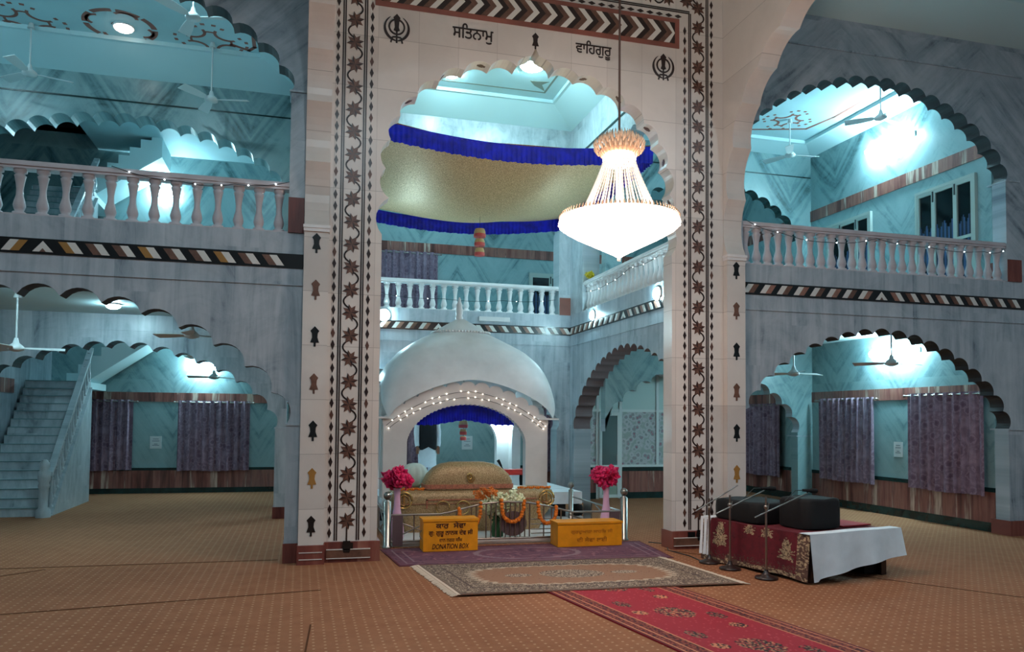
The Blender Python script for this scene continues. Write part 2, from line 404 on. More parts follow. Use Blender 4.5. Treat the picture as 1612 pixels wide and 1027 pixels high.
# horizontal part of the border above the chevron band
for k in range(60):
    x = .665+.06+k*DZ
    if x < 4.32: ngon(dia, [(x-.048, 6.345), (x, 6.323), (x+.048, 6.345), (x, 6.367)], 0)
for z in (6.40, 6.422, 6.68, 6.70): rule.box(.60, 4.43, YF-.004, YF, z-.007, z+.007)
x = .75; k = 0
while x < 4.4:
    star(x, 6.55); sg = 1 if k % 2 == 0 else -1
    stem([(x+.045+(.2425-.09)*t/8, 6.55+sg*.074*sin(pi*t/8)**.7) for t in range(9)]); x += .2425; k += 1
dia.build('diamond_border', [m_dk, m_umber], wall_front); rule.build('border_rule', m_dk, wall_front)
vine.build('vine_border', [m_dk, m_umber, m_brown, m_dk, m_black], wall_front)
# chevron band
ch = MB(); zc0, zc1 = 5.965, 6.30
ch.box(.69, 4.29, YF-.010, YF, 5.95, 6.31, 0)
i0, i1, zl, zh = .75, 4.23, 6.005, 6.255; zm = (zl+zh)/2; w = .072
x = i0-.12; k = 0
while x < i1:
    mi = (2, 1, 3)[k % 3]; aa = .11
    def cl(pts): return [(min(max(a, i0), i1), b) for a, b in pts]
    for za, zb_ in ((zl, zm), (zh, zm)):
        q = [(x, za), (x+w, za), (x+w+aa, zb_), (x+aa, zb_)]
        if za > zb_: q = q[::-1]
        c_ = cl(q)
        if len(set(c_)) > 2 and max(p[0] for p in c_)-min(p[0] for p in c_) > .004: ch.poly(c_, 'y', YF-.015, YF-.009, mi)
    x += w; k += 1
ch.build('chevron_band', [m_redtile, m_dk, m_inlw, m_brown], wall_front)
# emblems, swords and lettering
def arcband(cx, cz, r, w0, w1, a0, a1, n=18):
    o = []; i_ = []
    for t in range(n+1):
        a = a0+(a1-a0)*t/n; ww = w0+(w1-w0)*sin(pi*t/n)
        o.append((cx+(r+ww)*cos(a), cz+(r+ww)*sin(a))); i_.append((cx+(r-ww)*cos(a), cz+(r-ww)*sin(a)))
    return o, i_
def khanda(mb, cx, cz, h, y=YF, mi=0):
    s = h/2
    def pol(p, d=.006): mb.poly(p, 'y', y-d, y+.001, mi)
    pol([(cx+a*s, cz+b*s) for a, b in ((0, 1.0), (.23, .74), (.17, .58), (.13, .1), (.21, -.12), (.0, -.2), (-.21, -.12), (-.13, .1), (-.17, .58), (-.23, .74))])
    mb.box(cx-.055*s, cx+.055*s, y-.006, y, cz-.95*s, cz-.1*s, mi)
    # ring
    n = 28
    for t in range(n):
        a, b = 2*pi*t/n, 2*pi*(t+1)/n
        pol([(cx+r*s*cos(q), cz+.12*s+r*s*sin(q)) for r, q in ((.44, a), (.55, a), (.55, b), (.44, b))], .0065)
    for sg in (-1, 1):           # two curved swords
        n = 16; A = []; B = []
        for t in range(n+1):
            a = radians(62)-radians(152)*t/n
            ro = .86; wi = .16*sin(pi*min(1, (t/n)*1.0))**.7*(.6+.7*t/n)
            A.append((cx+sg*ro*s*cos(a), cz+.02*s+ro*s*sin(a))); B.append((cx+sg*(ro-wi-.02)*s*cos(a), cz+.02*s+(ro-wi-.02)*s*sin(a)))
        for t in range(n):
            q = [A[t], A[t+1], B[t+1], B[t]]; pol(q, .006)
        st = [(cx+sg*.05*s, cz-.55*s), (cx+sg*.28*s, cz-.58*s), (cx+sg*.38*s, cz-.95*s)]
        for a, b in zip(st, st[1:]):
            a, b = Vector(a), Vector(b); d = (b-a).normalized(); nn = Vector((-d.y, d.x))*.055*s
            pol([tuple(a+nn), tuple(b+nn), tuple(b-nn), tuple(a-nn)], .0055)
for cx, cz in ((.925, 5.72), (4.085, 5.70)):
    kb = MB(); khanda(kb, cx, cz, .33); kb.build('emblem', m_dk, wall_front)
def blade(cx, cz, h):
    s = h/2
    return [(cx+a*s, cz+b*s) for a, b in ((0, 1), (.42, .55), (.28, .3), (.25, -.1), (.42, -.6), (.1, -.62), (.1, -1), (-.1, -1), (-.1, -.62), (-.42, -.6), (-.25, -.1), (-.28, .3), (-.42, .55))]
MB().poly(blade(2.495, 5.80, .19), 'y', YF-.006, YF+.001).build('sword_inlay', m_dk, wall_front)
def text(name, body, mat, parent, origin, ux, uz, height, width=None, shear=0, depth=.004, weight=.0):
    cu = bpy.data.curves.new(name, 'FONT'); cu.body = body; cu.resolution_u = 3; cu.shear = shear
    o = link(bpy.data.objects.new(name, cu)); dg = bpy.context.evaluated_depsgraph_get()
    me = bpy.data.meshes.new_from_object(o.evaluated_get(dg)); bpy.data.objects.remove(o)
    xs = [v.co.x for v in me.vertices]; ys = [v.co.y for v in me.vertices]
    k = height/(max(ys)-min(ys)); kx = width/(max(xs)-min(xs)) if width else k
    cx, cy_ = (min(xs)+max(xs))/2, (min(ys)+max(ys))/2
    ux, uz, og = Vector(ux).normalized(), Vector(uz).normalized(), Vector(origin); nn = ux.cross(uz)
    off = OFF[parent]
    for v in me.vertices: v.co = (og+ux*(v.co.x-cx)*kx+uz*(v.co.y-cy_)*k+nn*depth-off)*U
    if weight:
        n0 = len(me.vertices); V = [v.co.copy() for v in me.vertices]; F = [list(p.vertices) for p in me.polygons]; NV = []; NF = []
        for i, (dx, dz) in enumerate(((0, 0), (1, 0), (-1, 0), (0, 1), (0, -1))):
            NV += [v+(ux*dx+uz*dz)*height*weight*U+nn*.0002*i for v in V]; NF += [[a+i*n0 for a in f] for f in F]
        bpy.data.meshes.remove(me); me = bpy.data.meshes.new(name); me.from_pydata([tuple(v) for v in NV], [], NF)
    me.materials.clear(); me.materials.append(mat); me.name = name
    t = link(bpy.data.objects.new(name, me)); t.parent = parent; OFF[t] = off; return t
text('lettering', '\u0a38\u0a3f\u0a24\u0a28\u0a3e\u0a2e\u0a41', m_dk, wall_front, (1.77, YF, 5.785), (1, 0, 0), (0, 0, 1), .20, .46, weight=.016)
text('lettering', '\u0a35\u0a3e\u0a3f\u0a39\u0a17\u0a41\u0a30\u0a42', m_dk, wall_front, (3.20, YF, 5.79), (1, 0, 0), (0, 0, 1), .20, .44, weight=.016)
# leaf inlays in the soffit of the arch
lf = MB()
for i in range(14, len(lob)-2, 12):
    for xx, sg in ((lob[i].x, 1), (5-lob[i].x, -1)):
        p = Vector((xx, 8.49, lob[i].y)); a = (lob[i+1]-lob[i-1]).normalized(); d = Vector((a.x*sg, 0, a.y)); nn = Vector((-sg*a.y, 0, a.x)) if sg > 0 else Vector((a.y, 0, a.x))
        for e in (-1, 0, 1): lf.obox(p+d*.03*e*1.2-nn*-.0, d*.022, Vector((0, .03-.01*abs(e), 0)), nn*.006)
lf.build('leaf_inlay', m_umber, wall_front)
# sword inlays on the inner jambs of the arch and on the side pillars
def swords(name, parent, axis, p, c, zs, mats, sgn):
    mb = MB()
    for i, z in enumerate(zs):
        pts = blade(c, z, .20); mb.poly(pts, axis, p, p+sgn*.005, i % 2)
    return mb.build(name, mats, parent)
ZS = [3.30-.485*i for i in range(7)]
swords('sword_inlay', wall_front, 'x', 4.22, 8.49, ZS, [m_black, m_brown], -1)
swords('sword_inlay', wall_front, 'x', .80, 8.49, ZS, [m_black, m_brown], 1)

# ---- side arches of the crossing, running towards the camera
sidec = [Vector(p) for p in ((8.29, 3.50), (8.27, 4.15), (8.15, 4.74), (7.96, 5.20), (7.62, 5.49), (7.20, 5.74), (6.75, 5.92), (6.2, 6.10), (5.6, 6.24), (4.9, 6.35), (4.3, 6.40), (3.9, 6.42))]
sc_ = [Vector((7.8-v.x, v.y)) for v in sidec]                       # near half, left to right in y
side_arc = scallop(sc_, .15, 8) + [Vector((7.8-v.x, v.y)) for v in reversed(scallop(sc_, .15, 8)[:-1])]
for nm, x0, x1 in (('wall_crossing_left', 0, .25), ('wall_crossing_right', 4.877, 5.12)):
    mb = MB(); arch_wall(mb, 'x', x0, x1, -1.6, 8.60, 0, ZT, side_arc, side=0)
    w_ = struct(nm, mb, [m_white])
    MB().box(x0-.012, x1+.012, 8.262, 8.62, 3.455, 3.485).box(x0-.006, x1+.006, 8.272, 8.61, 3.42, 3.456).build('capital', m_wplain, w_)
    MB().box(x0-.012, x1+.012, 8.265, 8.62, 0, .195).box(x0+.01, x1-.01, 8.258, 8.266, .05, .058, 1).box(x0+.01, x1-.01, 8.258, 8.266, .12, .128, 1).build('plinth', [m_plinth, m_inlw], w_)
    mb = MB()
    for i, z in enumerate(ZS): mb.poly(blade((x0+x1)/2, z, .21), 'y', 8.284, 8.291, (0, 1, 0, 1, 0, 2, 0)[i])
    mb.build('sword_inlay', [m_black, m_brown, m_ochre], w_)

# ---- galleries of the two wings
def band(mb, axis, p, out, a0, a1, c, z0=3.045, z1=3.195, pitch=.235):
    """black band with slanted white and brown tiles, mirrored about c"""
    def pl_(pts, d, mi):
        q = p+out*d; mb.poly(pts, axis, min(p, q), max(p, q), mi)
    pl_([(a0, z0), (a1, z0), (a1, z1), (a0, z1)], .010, 0)
    zl, zh = z0+.022, z1-.022; sl = .075; tw = .075
    pl_([(c-.09, zl), (c+.09, zl), (c, zh)], .014, 1)
    pl_([(c-.028, zl), (c+.028, zl), (c, zl+.035)], .017, 2)
    for sg in (-1, 1):
        k = 0; x = .13
        while c+sg*(x+.2) < a1 and c+sg*(x+.2) > a0:
            for j, mi in ((0, 2 if k % 3 else 3), (1, 1)) if sg > 0 else ((0, 2 if k % 2 else 3), (1, 1)):
                xx = x+j*tw; q = [(c+sg*(xx+sl), zl), (c+sg*(xx+sl+tw), zl), (c+sg*(xx+tw), zh), (c+sg*xx, zh)]
                pl_(q, .014, mi)
            x += pitch; k += 1
BM = [m_black, m_inlw, m_brown, m_tan]
def baluster_mb(h, r=.056):
    prof = [(r, 0), (r, .05*h), (r*.62, .07*h), (r*.8, .13*h), (r*.95, .2*h), (r*.8, .3*h), (r*.55, .42*h), (r*.5, .55*h), (r*.62, .68*h), (r*.78, .80*h), (r*.9, .86*h), (r*.6, .9*h), (r, .93*h), (r, h)]
    return prof
def balustrade(label, axis, p, a0, a1, n, z0=3.42, z1=3.95, group='balustrades of the upper galleries', mat=None, first=None):
    mat = mat or m_wplain
    loc = ((a0+a1)/2, p, z0) if axis == 'x' else (p, (a0+a1)/2, z0)
    t = thing('balustrade', loc, label, 'balustrade', group)
    L = (a1-a0)/2; c = OFF[t]
    def B(l0, l1, w, za, zb):
        return MB().box(c.x+l0, c.x+l1, p-w, p+w, za, zb) if axis == 'x' else MB().box(p-w, p+w, c.y+l0, c.y+l1, za, zb)
    mb = B(-L, L, .07, z1-.075, z1); e = B(-L, L, .085, z1-.05, z1-.02); mb.add(e.v, e.f)
    mb.build('handrail', mat, t); B(-L, L, .065, z0-.004, z0+.014).build('base_rail', mat, t)
    proto = None
    for i in range(n):
        q = -L+(i+.5)*2*L/n
        if proto is None:
            mb = MB(); mb.lathe(c.x, c.y, [(r, z0+.014+z) for r, z in baluster_mb(z1-.075-z0-.014)], 12, sq=3)
            proto = mb.build('baluster', mat, t); o = proto
        else:
            o = proto.copy(); link(o); o.parent = t
        o.location = ((q, 0, 0) if axis == 'x' else (0, q, 0)); o.location *= U
    return t
m_rail_pink = plain('pinkish_marble', (196, 190, 194), .4, noisy=.08, nscale=3)

# left wing front
arc_ll = foil(-4.78, -.14, 1.42, 2.66, 15); arc_lu = foil(-4.78, -.16, 4.92, 6.02, 18)
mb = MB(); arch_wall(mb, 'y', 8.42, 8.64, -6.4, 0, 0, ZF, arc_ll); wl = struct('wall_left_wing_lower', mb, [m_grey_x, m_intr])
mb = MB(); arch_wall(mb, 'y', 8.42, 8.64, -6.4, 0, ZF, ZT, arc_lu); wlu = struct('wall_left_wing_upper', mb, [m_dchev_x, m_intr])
mb = MB(); band(mb, 'y', 8.42, -1, -6.4, -.005, -2.43); mb.build('inlaid_band', [m_black, m_inlw, m_brown, m_ochre], wl)
mb = MB().box(-6.4, -.002, 8.405, 8.42, 2.865, 2.88); mb.build('moulding', m_grey_x, wl)
MB().box(-.15, -.004, 8.405, 8.71, 1.41, 1.43).build('capital', m_grey_x, wl)
MB().box(-.152, -.004, 8.40, 8.71, 0, .2).build('plinth', m_plinth, wl)
MB().box(-.165, -.004, 8.40, 8.71, ZF, 3.79).build('plinth', m_plinth, wlu)
MB().box(-.175, -.004, 8.40, 8.715, 4.91, 4.93).build('capital', m_grey_x, wlu)
balustrade('marble balustrade of the left wing gallery, above the band with ochre tiles', 'x', 8.50, -4.78, -.16, 23, mat=m_rail_pink)
# right wing front
arc_rl = foil(5.17, 9.17, 1.42, 2.63, 19); arc_ru = foil(5.17, 9.19, 4.80, 5.92, 20)
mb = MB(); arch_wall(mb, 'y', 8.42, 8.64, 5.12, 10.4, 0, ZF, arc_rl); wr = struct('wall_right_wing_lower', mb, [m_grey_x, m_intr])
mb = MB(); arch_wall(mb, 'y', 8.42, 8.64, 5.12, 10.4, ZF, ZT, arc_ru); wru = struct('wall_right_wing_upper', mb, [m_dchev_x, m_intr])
mb = MB(); band(mb, 'y', 8.42, -1, 5.125, 9.5, 7.16); mb.build('inlaid_band', BM, wr)
MB().box(5.125, 9.5, 8.405, 8.42, 2.855, 2.87).build('moulding', m_grey_x, wr)
MB().box(5.125, 9.5, 8.405, 8.42, 6.25, 6.27).build('moulding', m_grey_x, wru)
MB().box(5.124, 5.18, 8.405, 8.71, 1.41, 1.43).box(9.16, 9.4, 8.405, 8.71, 1.41, 1.43).build('capital', m_grey_x, wr)
MB().box(9.16, 9.42, 8.40, 8.71, 0, .2).build('plinth', m_plinth, wr)
MB().box(9.18, 9.42, 8.405, 8.715, 4.79, 4.81).build('capital', m_grey_x, wru)
MB().box(9.20, 9.42, 8.40, 8.71, ZF, 3.72).build('plinth', m_plinth, wru)
balustrade('marble balustrade of the right wing gallery, a string of tiny lights along it', 'x', 8.50, 5.17, 9.18, 26, mat=m_rail_pink)

# second rows of arches inside the wings
YL2, YR2 = 12.1, 12.7
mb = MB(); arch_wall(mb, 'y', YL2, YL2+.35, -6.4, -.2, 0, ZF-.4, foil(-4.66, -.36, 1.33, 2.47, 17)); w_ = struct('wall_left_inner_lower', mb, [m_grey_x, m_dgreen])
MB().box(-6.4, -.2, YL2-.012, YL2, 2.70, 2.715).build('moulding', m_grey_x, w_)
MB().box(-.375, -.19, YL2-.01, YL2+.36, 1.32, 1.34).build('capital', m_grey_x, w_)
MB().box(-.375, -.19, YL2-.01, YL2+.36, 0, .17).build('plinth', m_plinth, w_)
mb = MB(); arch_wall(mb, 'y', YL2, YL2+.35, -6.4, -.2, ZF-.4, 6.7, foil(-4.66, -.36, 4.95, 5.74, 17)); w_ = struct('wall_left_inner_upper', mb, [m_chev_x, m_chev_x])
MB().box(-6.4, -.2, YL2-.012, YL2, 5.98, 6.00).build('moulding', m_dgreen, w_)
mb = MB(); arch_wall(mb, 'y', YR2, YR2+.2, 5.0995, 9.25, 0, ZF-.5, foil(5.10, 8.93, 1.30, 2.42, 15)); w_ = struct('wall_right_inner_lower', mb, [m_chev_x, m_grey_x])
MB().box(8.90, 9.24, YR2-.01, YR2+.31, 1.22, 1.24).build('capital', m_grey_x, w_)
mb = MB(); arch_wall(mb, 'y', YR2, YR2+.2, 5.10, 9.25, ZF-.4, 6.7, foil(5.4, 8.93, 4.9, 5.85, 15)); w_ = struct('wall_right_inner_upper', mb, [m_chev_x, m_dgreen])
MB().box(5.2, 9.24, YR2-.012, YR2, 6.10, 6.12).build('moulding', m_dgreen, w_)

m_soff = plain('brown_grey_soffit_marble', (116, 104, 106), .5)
# sanctum galleries: two sides and the back
for nm, x0, x1, out in (('wall_sanctum_left', -.12, .2, 1), ('wall_sanctum_right', 4.78, 5.10, -1)):
    xf = x1 if out > 0 else x0
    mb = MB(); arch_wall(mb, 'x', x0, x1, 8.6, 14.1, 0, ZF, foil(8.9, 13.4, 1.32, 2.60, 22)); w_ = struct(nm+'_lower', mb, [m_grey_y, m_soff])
    mb = MB(); band(mb, 'x', xf, out, 8.62, 13.65, 11.15); mb.build('inlaid_band', BM, w_)
    MB().box(min(xf, xf+out*.014), max(xf, xf+out*.014), 8.62, 13.65, 2.845, 2.86).build('moulding', m_grey_y, w_)
    MB().box(x0-.012, x1+.012, 13.39, 13.66, 1.31, 1.33).build('capital', m_pale_x, w_)
    mb = MB(); arch_wall(mb, 'x', x0, x1, 8.6, 14.1, ZF, 7.3, foil(8.9, 13.0, 4.8, 5.9, 18)); w_ = struct(nm+'_upper', mb, [m_pale_y, m_grey_y])
    MB().box(min(xf, xf+out*.014), max(xf, xf+out*.014), 8.62, 13.65, 6.27, 6.30).build('moulding', m_dgreen, w_)
YB = 13.65
mb = MB(); arch_wall(mb, 'y', YB, YB+.35, .2, 4.78, 0, ZF, foil(.48, 4.53, 1.32, 2.60, 18)); w_ = struct('wall_sanctum_back_lower', mb, [m_grey_x, m_grey_x])
mb = MB(); band(mb, 'y', YB, -1, .2, 4.78, 2.32); mb.build('inlaid_band', BM, w_)
MB().box(.2, 4.78, YB-.014, YB, 2.845, 2.86).build('moulding', m_grey_x, w_)
mb = MB(); arch_wall(mb, 'y', YB, YB+.35, .2, 4.78, ZF, 7.3, foil(.6, 4.56, 4.95, 5.80, 16)); w_ = struct('wall_sanctum_back_upper', mb, [m_pale_x, m_grey_x])
MB().box(4.57, 4.80, YB-.02, YB+.36, ZF, 3.74).build('plinth', m_redtile, w_)
balustrade('white marble balustrade at the back of the sanctum, behind the domed shrine', 'x', YB+.1, .3, 4.56, 21)
balustrade('marble balustrade on the right side of the sanctum, seen edge on behind the chandelier', 'y', 4.88, 8.9, 13.0, 26)
MB().box(3.05, 3.62, YB-.035, YB-.001, 3.25, 3.33).build('wall_fixture', m_wplain, label='long white plate on the sanctum gallery edge, right of the shrine finial', cat='wall plate')

# outer walls with dado and stone strip
wo = MB().box(9.25, 9.45, 8.70, 16.6, 0, 7.0); wR = struct('wall_right', wo, m_chev_y)
MB().box(9.235, 9.25, 8.71, 16.5, 1.86, 2.05).build('stone_strip', m_st_y, wR); MB().box(9.232, 9.25, 8.71, 16.5, .13, .55).build('stone_dado', m_st_y, wR)
MB().box(9.228, 9.25, 8.71, 16.5, .55, .61).build('dado_rail', m_dgreen, wR); MB().box(9.232, 9.25, 8.71, 16.5, 5.27, 5.47).build('stone_strip', m_st_y, wR)
struct('baseboard_right', MB().box(9.225, 9.25, 8.71, 16.5, 0, .13), m_dgreen)
wb = MB().box(-6.4, 9.45, 16.5, 16.7, 0, 7.0); wB = struct('wall_back', wb, m_chev_x)
MB().box(-4.5, 9.24, 16.485, 16.5, 1.77, 1.95).build('stone_strip', m_st_x, wB); MB().box(-4.5, 9.24, 16.482, 16.5, .1, .44).build('stone_dado', m_st_x, wB)
MB().box(-4.5, 9.24, 16.478, 16.5, .44, .49).build('dado_rail', m_dgreen, wB); MB().box(-4.5, 9.24, 16.482, 16.5, 5.03, 5.23).build('stone_strip', m_st_x, wB)
struct('baseboard_back', MB().box(-4.5, 9.24, 16.475, 16.5, 0, .1), m_dgreen)
wl_ = MB().box(-4.75, -4.55, 12.46, 16.5, 0, 2.93).box(-6.6, -6.4, -3, 16.6, 0, 7.0); wL = struct('wall_left', wl_, m_grey_y)
MB().box(-4.55, -4.535, 12.47, 14.5, 1.85, 2.08).build('stone_strip', m_st_y, wL)
struct('wall_hall_back', MB().box(-6.6, 10.6, -3.2, -3, 0, 7.0), m_grey_x)
struct('wall_hall_right', MB().box(10.4, 10.6, -3, 8.42, 0, 7.0), m_grey_y)
# gallery floors (ceilings of the lower storey)
gf = MB().box(-6.4, -.2, 8.70, 12.1, 2.93, 3.36).box(-6.4, -4.5, 12.45, 16.5, 2.93, 3.36).box(-2.56, -.2, 12.45, 16.5, 2.93, 3.36).box(-4.5, -2.56, 12.45, 12.75, 2.93, 3.36)
gf.box(5.10, 9.25, 8.70, YR2, 2.93, 3.36).box(5.10, 9.25, YR2+.3, 16.5, 2.93, 3.36).box(-.2, 5.18, 14.1, 16.5, 2.93, 3.36).box(-.2, -.2+.001, 13, 13.1, 3, 3.01)
struct('floor_upper_gallery', gf, m_paint)
# ceilings
struct('ceiling', MB().box(-6.5, 10.5, -3, 8.7, ZT, ZT+.1), m_ceilp)
def room_ceiling(name, x0, x1, y0, y1, zc, zw, ins=.6):
    mb = MB().box(x0, x1, y0, y1, zc, zc+.08)
    a = [(x0, y0, zw), (x1, y0, zw), (x1, y1, zw), (x0, y1, zw)]; zi = zc-.06
    b = [(x0+ins, y0+ins, zi), (x1-ins, y0+ins, zi), (x1-ins, y1-ins, zi), (x0+ins, y1-ins, zi)]
    ins2 = ins+.05; c_ = [(x0+ins2, y0+ins2, zi), (x1-ins2, y0+ins2, zi), (x1-ins2, y1-ins2, zi), (x0+ins2, y1-ins2, zi)]
    d = [(q[0], q[1], zc) for q in c_]
    for P, Q, mi in ((a, b, 1), (b, c_, 1), (c_, d, 1)): mb.add(P+Q, [(i, (i+1) % 4, 4+(i+1) % 4, 4+i) for i in range(4)], mi)
    return struct(name, mb, [m_ceilp, m_paint])
cl1 = room_ceiling('ceiling_left_wing', -6.4, -.0, 8.7, YL2, 6.64, 6.34)
cl2 = struct('ceiling_left_rear', MB().box(-3.87, -.2, 12.45, 16.5, 6.62, 6.7).box(-6.4, -3.87, 12.45, 12.8, 6.62, 6.7), m_ceilp)
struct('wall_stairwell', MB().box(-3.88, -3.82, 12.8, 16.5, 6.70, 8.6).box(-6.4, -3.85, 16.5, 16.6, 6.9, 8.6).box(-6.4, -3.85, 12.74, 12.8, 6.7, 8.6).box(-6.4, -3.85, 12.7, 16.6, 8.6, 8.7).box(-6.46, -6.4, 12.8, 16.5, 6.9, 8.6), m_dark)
cr1 = room_ceiling('ceiling_right_wing', 5.12, 9.25, 8.7, YR2, 6.66, 6.50, .35)
struct('ceiling_right_rear', MB().box(5.18, 9.25, YR2+.3, 16.5, 6.62, 6.7), m_ceilp)
struct('ceiling_sanctum_rear', MB().box(-.2, 5.18, 14.0, 16.5, 6.62, 6.7), m_ceilp)
cs = room_ceiling('ceiling_sanctum', .2, 4.78, 8.6, YB, 7.20, 6.88, .5)
# cove of the hall ceiling in front of the right wing
mb = MB(); mb.poly([(8.42, 6.66), (7.75, 6.86), (7.75, ZT+.02), (8.42, ZT+.02)], 'x', 5.12, 10.4); mb.box(5.12, 10.4, 7.60, 7.64, 6.90, ZT); struct('trim_2', mb, m_paint)
struct('trim_3', MB().box(5.5, 10.3, 6.95, 7.0, ZT-.006, ZT), m_clbrown)

# painted ceiling ornaments
def arcs_motif(mb, cx, cy, r, z, kind='fan'):
    def arc(ox, oy, rr, w, a0, a1, n=10):
        for t in range(n):
            a, b = a0+(a1-a0)*t/n, a0+(a1-a0)*(t+1)/n
            mb.poly([(ox+q*cos(p), oy+q*sin(p)) for q, p in ((rr-w, a), (rr+w, a), (rr+w, b), (rr-w, b))], 'z', z-.004, z)
    if kind == 'ring':
        for k in range(8): arc(cx, cy, r, .035, k*pi/4+.06, (k+1)*pi/4-.06, 5)
        for k in range(4): a = k*pi/2+.4; arc(cx+.62*r*cos(a), cy+.62*r*sin(a), r*.34, .022, a-1.2, a+1.2)
        for k in range(2): arc(cx, cy, r*.2, .03, k*pi+.3, k*pi+2.6, 6)
    else:
        for k in range(4):
            a = k*pi/2+pi/4
            arc(cx+.78*r*cos(a), cy+.78*r*sin(a), r*.40, .020, a+pi-1.25, a+pi+1.25)
            for e in (-.42, -.15, .15, .42):
                b = k*pi/2+e; arc(cx, cy, r*(.98 if abs(e) > .3 else 1.1), .022, b-.06, b+.06, 2)
            arc(cx, cy, r*.62, .016, k*pi/2-.22, k*pi/2+.22, 3)
mb = MB()
for cx, cy in ((-3.55, 11.35), (-1.28, 11.25), (-3.55, 9.75), (-1.28, 9.75)): arcs_motif(mb, cx, cy, .42, 6.64)
arcs_motif(mb, -2.40, 11.15, .42, 6.64, 'ring')
def pline(mb, P, w, z):
    for a, b in zip(P, P[1:]):
        a, b = Vector(a), Vector(b); d = (b-a).normalized(); nn = Vector((-d.y, d.x))*w/2
        mb.poly([tuple(a+nn-d*w/2), tuple(b+nn+d*w/2), tuple(b-nn+d*w/2), tuple(a-nn-d*w/2)], 'z', z-.004, z)
pline(mb, [(-.72, 9.3), (-.72, 11.28), (-.80, 11.40), (-1.02, 11.28)], .05, 6.64); pline(mb, [(-1.0, 11.52), (-.92, 11.62), (-1.1, 11.72), (-3.5, 11.72), (-3.75, 11.6), (-3.8, 11.45)], .05, 6.64)
mb.build('painted_ornament', m_clbrown, cl1)
mb = MB(); arcs_motif(mb, -1.75, 14.2, .4, 6.62); pline(mb, [(-2.9, 13.4), (-2.4, 13.5), (-.8, 14.7)], .05, 6.62); mb.build('painted_ornament', m_clbrown, cl2)
mb = MB(); arcs_motif(mb, 7.95, 11.55, .38, 6.66); pline(mb, [(5.9, 12.15), (7.4, 12.15), (7.9, 12.0), (8.5, 11.8), (8.62, 11.2), (8.62, 9.2)], .05, 6.66); mb.build('painted_ornament', m_clbrown, cr1)
mb = MB(); pline(mb, [(1.0, 9.3), (1.0, 12.85), (4.0, 12.85), (4.0, 9.3), (1.0, 9.3)], .035, 7.20)
mb.poly([(3.62, 12.45), (3.75, 12.62), (3.98, 12.78), (3.86, 12.55), (3.95, 12.4), (3.75, 12.44)], 'z', 7.194, 7.2); mb.build('painted_ornament', plain('ceiling_grey_paint', (120, 130, 120), .6), cs)

# ================================================================== LAMPS
def tube_light(label, axis, p, a0, a1, z, out, r=.045):
    c = ((p, (a0+a1)/2, z) if axis == 'y' else ((a0+a1)/2, p, z))
    t = thing('tube_light', c, label, 'light', 'fluorescent tube lights')
    q0, q1 = sorted((p, p-out*.03))
    if axis == 'y':
        MB().box(q0, q1, a0-.03, a1+.03, z-.04, z+.04).build('housing', m_wplain, t); MB().tube([(p+out*.06, a0, z), (p+out*.06, a1, z)], r, 10).build('glowing_tube', m_tube, t)
    else:
        MB().box(a0-.03, a1+.03, q0, q1, z-.04, z+.04).build('housing', m_wplain, t); MB().tube([(a0, p+out*.06, z), (a1, p+out*.06, z)], r, 10).build('glowing_tube', m_tube, t)
tube_light('glowing tube light high on the right outer wall, above the upper stone strip', 'y', 9.22, 10.10, 11.05, 6.05, -1, .06)
tube_light('glowing tube light on the right outer wall above the lower curtains, behind a fan', 'y', 9.22, 10.05, 11.0, 2.63, -1, .06)
tube_light('glowing tube light on the back wall of the left wing, above the curtains', 'x', 16.47, -2.10, -1.62, 2.46, -1, .05)
tube_light('glowing tube light on the upper back wall of the left wing, just above the handrail', 'x', 16.47, -2.85, -2.45, 5.86, -1, .055)
tube_light('bright short tube light inside the domed shrine, on its back right column', 'x', 12.195, 3.04, 3.36, 1.40, -1, .035)
def bulkhead(label, c, nrm, r=.10, mat=None, h=.05):
    t = thing('wall_lamp', c, label, 'light', 'round bulkhead lamps'); n_ = Vector(nrm).normalized(); c = Vector(c)
    def disc(mb, d0, d1, ra, rb):
        a = n_.orthogonal().normalized(); b = n_.cross(a)
        mb.rings([[c+n_*d+(a*cos(2*pi*j/20)+b*sin(2*pi*j/20))*rr for j in range(20)] for d, rr in ((d0, ra), (d1, ra), (d1, rb))])
    mb = MB(); disc(mb, 0, .02, r*1.15, r); mb.build('lamp_base', m_wplain, t)
    mb = MB(); a = n_.orthogonal().normalized(); b = n_.cross(a)
    mb.rings([[c+n_*(.02+h*sin(q))+(a*cos(2*pi*j/20)+b*sin(2*pi*j/20))*r*cos(q) for j in range(20)] for q in (0, .4, .8, 1.2, 1.45)])
    mb.build('glowing_cover', mat or m_bulb, t); return t
bulkhead('round glowing lamp on the gallery edge at the back left of the sanctum', (1.36, YB, 3.28), (0, -1, 0), .10)
bulkhead('round glowing lamp on the back sanctum wall, just left of the shrine roof', (1.08, YB, 2.30), (0, -1, 0), .08)
bulkhead('farther of two round lamps on the right sanctum gallery edge', (4.78, 12.45, 3.27), (-1, 0, 0), .08)
bulkhead('nearer of two round lamps on the right sanctum gallery edge', (4.78, 9.95, 3.26), (-1, 0, 0), .09)
bulkhead('large glowing ceiling lamp of the sanctum, in the middle of the white ceiling', (3.50, 11.9, 7.20), (0, 0, -1), .19, m_clamp)
bulkhead('smaller glowing ceiling lamp of the sanctum, near the left end of the arch top', (2.30, 12.55, 7.20), (0, 0, -1), .12, m_clamp)
bulkhead('small round lamp on the lower ceiling of the left wing', (-2.35, 11.0, 2.93), (0, 0, -1), .09, m_bulb)
bulkhead('dim warm lamp in the ring ornament of the upper left ceiling', (-2.36, 11.15, 6.64), (0, 0, -1), .12, m_dimw)
